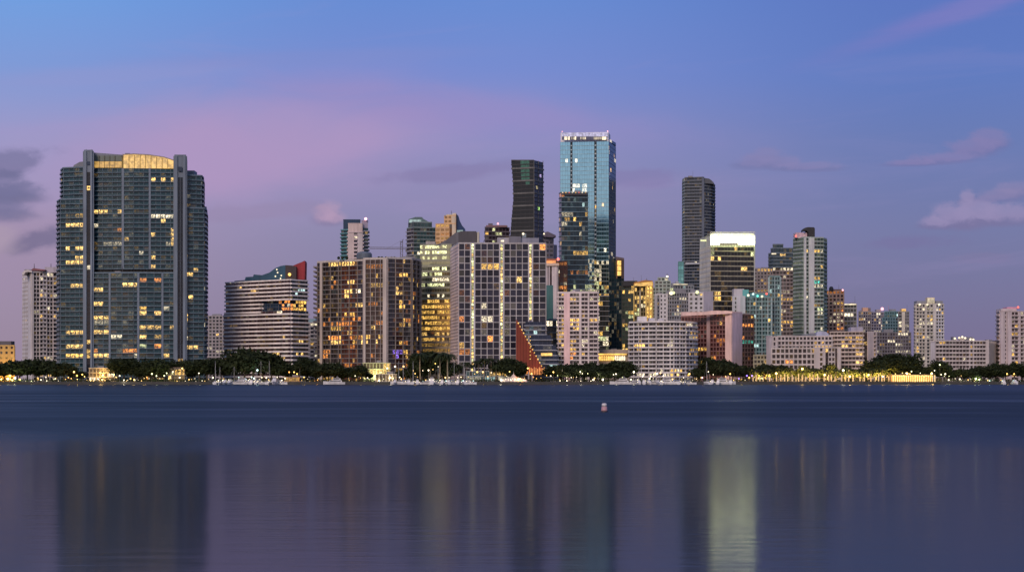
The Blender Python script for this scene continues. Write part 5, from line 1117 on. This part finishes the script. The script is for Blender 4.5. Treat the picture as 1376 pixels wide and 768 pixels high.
SEG = [  # x0, x1, n, row range, kinds, place, size, strength
    (0, 32, 6, (503, 511), ('warm', 'green', 'gold'), 'in the yellow lit garden before the ochre block', .6, 5),
    (34, 84, 9, (506, 513), ('white', 'gold', 'green'), 'under the dark trees left of the big teal tower', .36, 4),
    (86, 118, 9, (500, 512), ('gold', 'warm', 'orange'), 'left of the yellow lobby pavilion', .45, 5),
    (118, 158, 11, (497, 512), ('warm', 'white', 'white'), 'round the yellow lobby pavilion', .42, 5),
    (160, 202, 12, (499, 513), ('white', 'warm', 'white'), 'under the trees right of the yellow lobby', .38, 4.5),
    (204, 246, 12, (496, 513), ('white', 'warm', 'green'), 'below the right half of the big teal tower', .40, 4.5),
    (248, 282, 9, (499, 513), ('white', 'warm', 'white'), 'between the big teal tower and the marina', .36, 4),
    (284, 334, 10, (506, 513), ('white', 'cool', 'white'), 'at the marina left of the blue white lit yachts', .36, 4),
    (334, 352, 9, (500, 513), ('white', 'cool', 'white'), 'on the pier with blue white lit yachts', .42, 5),
    (354, 384, 7, (505, 513), ('white', 'warm', 'cool'), 'right of the blue white lit yachts', .34, 4),
    (385, 432, 11, (501, 513), ('orange', 'gold', 'white'), 'on the orange lit waterfront terrace', .36, 4.5),
    (434, 500, 7, (502, 512), ('white', 'white', 'gold'), 'under the long dark tree mass', .3, 3.5),
    (502, 550, 12, (494, 512), ('green', 'warm', 'white'), 'at the yellow lit terrace building', .42, 5),
    (552, 604, 12, (480, 513), ('white', 'gold', 'warm'), 'under the trees below the olive office', .38, 4.5),
    (566, 640, 12, (510, 513), ('white', 'white', 'cool'), 'on the quay left of the white marina tent', .36, 4.5),
    (612, 690, 12, (490, 505), ('gold', 'white', 'warm'), 'among the palms before the gridded block', .4, 4.5),
    (690, 735, 9, (496, 510), ('orange', 'gold', 'gold'), 'at the foot of the red sail', .42, 4.5),
    (738, 790, 12, (493, 506), ('gold', 'green', 'white'), 'in the trees below the pink pier tower', .38, 4.5),
    (740, 836, 7, (511.5, 513), ('white', 'gold', 'white'), 'on the sea wall below the blue tower', .45, 5),
    (796, 846, 8, (495, 509), ('gold', 'green', 'white'), 'in the trees before the orange podium', .32, 3.5),
    (846, 900, 12, (497, 512), ('white', 'white', 'white'), 'at the white yacht marina, left half', .45, 5),
    (880, 936, 12, (497, 510), ('gold', 'white', 'warm'), 'at the white yacht marina, right half', .42, 5),
    (938, 990, 10, (498, 511), ('white', 'gold', 'pink'), 'at the small marina below the dark red block', .38, 4.5),
    (992, 1012, 6, (500, 512), ('white', 'violet', 'gold'), 'at the left end of the floodlit promenade', .4, 4.5),
    (1190, 1230, 7, (488, 492), ('green', 'warm', 'white'), 'on the terrace behind the bright colonnade', .6, 4),
    (1232, 1292, 7, (486, 494), ('green', 'white', 'warm'), 'at the foot of the long balcony slab', .5, 4),
    (1262, 1320, 10, (502, 512), ('white', 'gold', 'white'), 'right of the bright colonnade', .36, 4.5),
    (1322, 1376, 9, (502, 512), ('white', 'cool', 'gold'), 'at the right end of the shore', .36, 4.5)]
NAMES = dict(warm='yellow', gold='golden', orange='orange', white='white', green='greenish', cool='bluish', pink='pink', violet='violet')
for (x0, x1, n, (ya, yb), kinds, place, r, k) in SEG:
    for i in range(n):
        px = x0 + (x1 - x0) * (i + .5) / n + rl.uniform(-.48, .48) * (x1 - x0) / n; kd = rl.choice(kinds); py = rl.uniform(ya, yb)
        D = 1243.2 + rl.uniform(0, 6)
        if py < 494: D = 1252
        put_lamp(px, py, D, kd, r, round(k), '%s lamp %s, %s' % (NAMES[kd], place, nth(i, n)), light=(900 if i % 4 == 1 else 0)).scale = (rl.choice((.35, .5, .65, .9, 1.2)),) * 3
# tall floodlights on the promenade
for i, (px, py) in enumerate(((1043, 501), (1078, 495), (1108, 503), (1133, 497), (1142, 505), (1167, 504), (1186, 505), (1219, 501), (1252, 502))):
    put_lamp(px, py, 1247, 'warm' if i != 3 else 'white', .62, 6, 'tall golden floodlight above the promenade posts, ' + nth(i, 9), 'floodlights on the promenade', light=3500)
# low uplights that wash the promenade trees with gold
for i in range(14):
    px = 1020 + i * 13.2; o = put_lamp(px, 507, 1257.5, 'gold', .22, 5, 'small golden uplight at the foot of the promenade trees, ' + (nth(i, 12) if i < 9 else ('fifth from the right', 'fourth from the right', 'third from the right', 'second from the right', 'rightmost')[i - 9]), 'uplights on the promenade', light=26000, spot=True)
# luminous bollard posts of the promenade
def post_proto(h, k, nm='lit_bollard'):
    root = bpy.data.objects.new(nm, None); a = MB(); a.lathe((0, 0, 0), [(.34, 0), (.34, .35), (.26, .4)], 10); a.build('base', wallmat((.12, .11, .1)), root)
    c = MB(); c.lathe((0, 0, .4), [(.30, 0), (.30, h - .6), (.2, h - .5)], 10); c.build('tube', glowmat((1, .60, .26), k), root)
    d = MB(); d.lathe((0, 0, h - .1), [(.36, 0), (.36, .12), (.1, .3)], 10); d.build('cap', wallmat((.12, .11, .1)), root); return root
pp = [post_proto(4.6, 1.15), post_proto(3.6, .9), post_proto(5.2, 1.3)]
px = 1012.0; i = 0
bl_ = []
while px < 1198: 
    bl_.append(px); px += rl.choice((3.6, 4.2, 5.0, 6.0, 9.0))
for i, px in enumerate(bl_):
    o = copy_tree(rl.choice(pp)); o.location = (PX(px, 1243.6), 1243.6 + rl.uniform(-.3, .6), GZ + .03)
    tag(o, 'glowing warm white post in the long promenade row left of the bright colonnade', 'lit bollard', 'glowing posts of the promenade')
# bright colonnade
bd = empty('colonnade', (PX(1228, 1246), 1246, GZ), 'brightly floodlit yellow colonnade at the right end of the promenade', 'colonnade')
org = tuple(bd.location)
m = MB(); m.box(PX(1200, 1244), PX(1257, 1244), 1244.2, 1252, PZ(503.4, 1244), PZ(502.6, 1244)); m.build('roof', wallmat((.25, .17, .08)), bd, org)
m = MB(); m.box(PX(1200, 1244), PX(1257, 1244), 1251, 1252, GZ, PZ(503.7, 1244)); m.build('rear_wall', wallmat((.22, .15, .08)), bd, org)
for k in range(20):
    x = PX(1200.5 + k * 2.95, 1244); m = MB(); m.tube((x, 1244.7, GZ), (x, 1244.7, PZ(503.8, 1244)), .26, .22, 8); m.build('column', glowmat((1, .66, .26), 1.7), bd, org)  # columns are no lamps; their glow stands in for the floodlight on them
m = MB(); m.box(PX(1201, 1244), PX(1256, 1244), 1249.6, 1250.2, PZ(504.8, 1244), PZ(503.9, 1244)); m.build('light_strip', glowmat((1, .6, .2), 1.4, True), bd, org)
for k in range(6):
    l = bpy.data.lights.new('floodlight', 'POINT'); l.energy = 2200; l.color = (1, .55, .14); l.shadow_soft_size = .5
    lo = bpy.data.objects.new('floodlight', l); C.objects.link(lo); lo.parent = bd; lo.location = (PX(1204 + k * 10, 1247) - org[0], 1247 - org[1], 3.4)
# ------------------------------------------------------------------ small waterfront buildings
def pavilion(name, label, x0, x1, ytop, D, storeys, kinds, wall, dep=10, k=1.2, hip=False, lamp=0):
    b = Building(name, label, D, (x0 + x1) / 2, 'low waterfront buildings', 'pavilion', 60)
    st_ = S(fh=(PZ(ytop, D) - GZ) / storeys, bay=2.3, wall=wall, pw=.3, pd=.25, sh=.5, sd=.9, litp=.95, run=9, lit=kinds, ls=k, tone=(.1, .08, .05), curt=0)
    b.vol([(x0, D), (x1, D)], ytop, st_, depth=dep, units=0, par=.5)
    if hip: b.shape([(x0 - .8, ytop), (x0 + (x1 - x0) * .2, ytop - 3), (x1 - (x1 - x0) * .2, ytop - 3), (x1 + .8, ytop)], D - .5, dep, (.10, .07, .06), 'hip_roof')
    if lamp:
        l = bpy.data.lights.new('terrace_light', 'POINT'); l.energy = lamp; l.color = LIT[kinds[0]]; l.shadow_soft_size = .6
        lo = bpy.data.objects.new('terrace_light', l); C.objects.link(lo); lo.parent = b.root; lo.location = (0, -3.5, 4.5)
    b.finish()
pavilion('pavilion', 'glowing yellow two storey lobby pavilion below the big teal tower', 120, 154, 495, 1262, 3, ('warm', 'gold', 'white'), (.5, .42, .28), lamp=3000)
pavilion('pavilion', 'long white roofed restaurant with orange lights right of the yellow lobby', 186, 222, 488.5, 1276, 2, ('orange', 'gold'), (.3, .26, .24), k=.7)
pavilion('pavilion', 'dark hip roofed pavilion with a lit eave below the big teal tower', 226, 248, 496, 1256, 2, ('warm', 'gold'), (.2, .18, .15), k=1.3, hip=True)
pavilion('pavilion', 'yellow green lit two storey terrace building at the foot of the brown slabs', 488, 524, 488, 1268, 3, ('green', 'warm', 'warm'), (.5, .5, .3), lamp=3500)
pavilion('pavilion', 'white glowing boathouse below the yellow green terrace building', 505, 532, 503, 1248, 1, ('white', 'gold', 'warm'), (.5, .46, .4), k=1.0)
pavilion('pavilion', 'orange lit waterfront cafe right of the striped hotel', 383, 402, 507, 1247, 1, ('orange', 'gold'), (.25, .16, .1), k=.9)
b = Building('arcade', 'glassy blue green waterfront arcade left of the red sail', 1262, 662, 'low waterfront buildings', 'arcade', 60)
b.vol([(627, 1262), (704, 1262)], 499, S(fh=3.1, bay=2.6, wall=(.14, .19, .22), slab=(.34, .38, .42), pier=(.3, .34, .38), pw=.25, sh=.5, sd=.6, litp=.22, lit=('cool', 'white', 'gold'), ls=.5, tone=(.05, .09, .10), curt=.2), depth=10, units=0, par=.5); b.finish()
# ochre block flood lamp is a real lamp in front of it
for px, e in ((2, 7000), (14, 6000)):
    put_lamp(px, 509, 1283.5, 'gold', .4, 5, 'golden floodlight on the ochre block wall, %s of two' % ('left' if px < 8 else 'right'), 'floodlights of the ochre block', light=e)
# yellow green lit shrub
o = empty('shrub', (PX(1313, 1248), 1248, GZ), 'rounded shrub lit yellow green at the right end of the shore', 'shrub'); q = MB(); leaf_clump(q, (0, 0, 2.2), (3.2, 2.5, 2.0), 500, .5); q.build('crown', leafmat(1.6), o)
q = MB(); q.tube((0, 0, 0), (0, 0, 1.6), .15, .1, 6); q.build('trunk', barkm, o)
put_lamp(1311, 508.5, 1245, 'green', .5, 6, 'greenish garden lamp lighting the rounded shrub', light=3500)
put_lamp(20, 507, 1250, 'green', .6, 6, 'bright green garden lamp left of the dark clump of trees', light=2500)

# white event tent by the quay
t = empty('marquee', (PX(690, 1247), 1247, GZ), 'white peaked marquee with tiny lights on the quay', 'tent'); org = tuple(t.location)
q = MB(); cx = 0
prof = [(-9, 0), (-8.4, 1.5), (-5, 2.3), (-2, 3.0), (-.4, 4.8), (0, 5.6), (.4, 4.8), (2, 3.0), (5, 2.3), (8.4, 1.5), (9, 0)]
q.outline([(a, b_) for a, b_ in prof], -2.5, 3.5); q.build('canopy', wallmat((.62, .56, .54)), t)
q = MB()
for k in range(22): q.ball((rl.uniform(-8, 8), -2.7, rl.uniform(.4, 2.1)), .22, 6, 5)
q.build('string_light', glowmat(LIT['white'], 3), t)
q = MB(); q.tube((0, 0, 5.4), (0, 0, 7), .08, .05, 5); q.build('mast', wallmat((.5, .5, .5)), t)
# leaning dark mast beside the olive office
t = empty('crane_boom', (PX(597, 1300), 1300, GZ), 'thin dark leaning boom before the olive glass office', 'crane')
q = MB(); q.tube((0, 0, 0), (PX(606, 1300) - PX(597, 1300), 0, PZ(428, 1300) - GZ), .3, .14, 6); q.build('boom', wallmat((.06, .06, .06)), t)
q = MB(); q.box(-1.5, 1.5, -1.2, 1.2, 0, 2.2); q.build('cab', wallmat((.15, .13, .06)), t)

# ------------------------------------------------------------------ boats
def boat_proto(kind, L):
    root = bpy.data.objects.new('yacht' if kind == 'yacht' else 'sailing_boat', None); h = MB(); W = L * .26; fb = L * .11
    secs = []
    for i in range(9):
        t = i / 8; x_ = -L / 2 + L * t; wd = W / 2 * (1 - max(0, (t - .45) / .55) ** 2.2) * (.86 + .14 * min(1, t * 5)); sh_ = fb * (1 + .45 * t * t)
        secs.append([(x_, -wd, sh_), (x_, -wd * .78, .1), (x_ - .0, 0, -.45 * (1 - t * .6)), (x_, wd * .78, .1), (x_, wd, sh_)])
    k = len(h.v)
    for s_ in secs: h.v += s_
    for i in range(8):
        for j in range(4): h.f.append((k + i * 5 + j, k + (i + 1) * 5 + j, k + (i + 1) * 5 + j + 1, k + i * 5 + j + 1))
        h.f.append((k + i * 5 + 4, k + (i + 1) * 5 + 4, k + (i + 1) * 5, k + i * 5))
    h.f.append((k, k + 1, k + 2, k + 3, k + 4)); h.build('hull', wallmat((.66, .66, .68), .3), root)
    c = MB(); w_ = MB()
    if kind == 'yacht':
        for lv, (a, b_, ww) in enumerate(((-.36, .26, .76), (-.30, .10, .62))):
            z0 = fb + .05 + lv * L * .09; z1 = z0 + L * .085
            P = [(a * L, z0), (b_ * L, z0), (b_ * L - L * .07, z1), (a * L + .02 * L, z1)]
            c.outline(P, -W * ww / 2, W * ww / 2)
            w_.outline([(a * L + .06 * L, z0 + L * .03), (b_ * L - L * .05, z0 + L * .03), (b_ * L - L * .075, z0 + L * .065), (a * L + .06 * L, z0 + L * .065)], -W * ww / 2 - .03, -W * ww / 2 - .005)
            w_.outline([(a * L + .06 * L, z0 + L * .03), (b_ * L - L * .05, z0 + L * .03), (b_ * L - L * .075, z0 + L * .065), (a * L + .06 * L, z0 + L * .065)], W * ww / 2 + .005, W * ww / 2 + .03)
        c.tube((-.12 * L, 0, fb + L * .17), (-.16 * L, 0, fb + L * .30), .07, .05, 5); c.box(-.2 * L, -.1 * L, -W * .3, W * .3, fb + L * .215, fb + L * .225)
    else:
        c.outline([(-.2 * L, fb), (.18 * L, fb), (.12 * L, fb + .6), (-.2 * L, fb + .7)], -W * .25, W * .25)
        w_.box(-.15 * L, .1 * L, -W * .25 - .03, -W * .25 - .005, fb + .2, fb + .45)
        q = MB(); q.tube((.05 * L, 0, fb), (.05 * L, 0, fb + L * 1.15), .10, .05, 6); q.tube((.05 * L, 0, fb + 1.3), (-.36 * L, 0, fb + 1.25), .07, .05, 5); q.build('mast', wallmat((.6, .6, .62), .4), root)
        q = MB(); q.tube((.03 * L, 0, fb + 1.5), (-.34 * L, 0, fb + 1.42), .17, .12, 6); q.build('furled_sail', wallmat((.16, .22, .40)), root)
        q = MB(); q.tube((.05 * L, 0, fb + L * 1.13), (.49 * L, 0, fb + .3), .025, .025, 4); q.tube((.05 * L, 0, fb + L * 1.13), (-.49 * L, 0, fb + .1), .025, .025, 4); q.build('rigging', wallmat((.4, .4, .4)), root)
    c.build('cabin', wallmat((.68, .67, .68), .4), root); w_.build('cabin_window', wallmat((.02, .025, .03), .1), root)
    l = MB(); l.ball((-.3 * L, -W * .3, fb + .7), .16, 6, 5); l.ball((.1 * L, -W * .42, fb + .5), .14, 6, 5); l.build('deck_light', glowmat(LIT['white'], 5), root)
    return root
BP = {('yacht', 14): boat_proto('yacht', 14), ('yacht', 10): boat_proto('yacht', 10), ('sail', 12): boat_proto('sail', 12), ('sail', 9): boat_proto('sail', 9)}
def put_boat(px, kind, L, label, group, dy=0, rz=0, s_=1.0):
    o = copy_tree(BP[(kind, L)]); D = shore_y(px) - 6 - dy; o.location = (PX(px, D), D, .02); o.rotation_euler = (0, 0, rz); o.scale = (s_, s_, s_)
    tag(o, label, 'yacht' if kind == 'yacht' else 'sailing boat', group)
rb = random.Random(3)
for (x0, x1, n, kinds, place) in ((286, 332, 7, ('sail', 'yacht'), 'left of the blue white lit pier'), (336, 352, 3, ('yacht', 'yacht', 'sail'), 'on the blue white lit pier'), (358, 380, 3, ('sail', 'yacht'), 'right of the blue white lit pier'),
        (442, 456, 1, ('yacht',), 'alone below the long dark trees'), (528, 564, 6, ('yacht', 'yacht', 'sail'), 'below the yellow lit terrace'), (570, 634, 9, ('yacht', 'sail'), 'on the quay below the olive office'),
        (826, 842, 1, ('yacht',), 'alone, left of the white marina'), (848, 930, 12, ('yacht', 'yacht', 'sail'), 'before the white curved block'), (946, 986, 5, ('yacht', 'yacht', 'sail'), 'below the dark red block'), (1340, 1372, 2, ('sail', 'yacht'), 'at the right end of the shore')):
    for i in range(n):
        kd = rb.choice(kinds) if n > 1 else 'yacht'; L = rb.choice((14, 10, 10)) if kd == 'yacht' else rb.choice((12, 9))
        px = x0 + (x1 - x0) * (i + .5) / n
        bow = n > 1 and rb.random() < .7; rz = (rb.choice((-1, 1)) * pi / 2 if bow else rb.choice((0, pi))) + rb.uniform(-.3, .3)
        put_boat(px, kd, L, 'white %s moored %s%s' % ('motor yacht' if kd == 'yacht' else 'sailing boat', place, '' if n == 1 else ', ' + nth(i, n) + ' boat'), 'boats moored along the shore', dy=rb.uniform(0, 3) + (L / 2 if bow else (4 if i % 2 else 0)), rz=rz)
# cleaning up of the prototypes (never linked to the scene collection as roots)
for pr in protos + palms + pp + list(LP.values()) + list(BP.values()):
    for ch in list(pr.children): bpy.data.objects.remove(ch, do_unlink=True)
    bpy.data.objects.remove(pr, do_unlink=True)
# ------------------------------------------------------------------ channel buoy
D = 179.0
bu = empty('channel_buoy', (PX(812, D), D, 0), 'small white and red channel buoy floating alone on the water', 'buoy')
def sm(m, n, mat):
    o = m.build(n, mat, bu); 
    for p in o.data.polygons: p.use_smooth = len(p.vertices) == 4
    return o
m = MB(); m.lathe((0, 0, -.15), [(.36, 0), (.42, .1), (.42, .19), (.34, .24)], 24); sm(m, 'float_collar', wallmat((.02, .015, .02), .5))
m = MB(); m.lathe((0, 0, .09), [(.31, 0), (.29, .12), (.255, .42)], 24); sm(m, 'lower_body', wallmat((.42, .24, .27), .5))
m = MB(); m.lathe((0, 0, .51), [(.255, 0), (.235, .24), (.19, .29), (.12, .31)], 24); sm(m, 'upper_body', wallmat((.58, .56, .58), .5))
m = MB(); m.lathe((0, 0, .82), [(.05, 0), (.05, .05), (.02, .07)], 10); sm(m, 'top_fitting', wallmat((.1, .1, .1), .5))
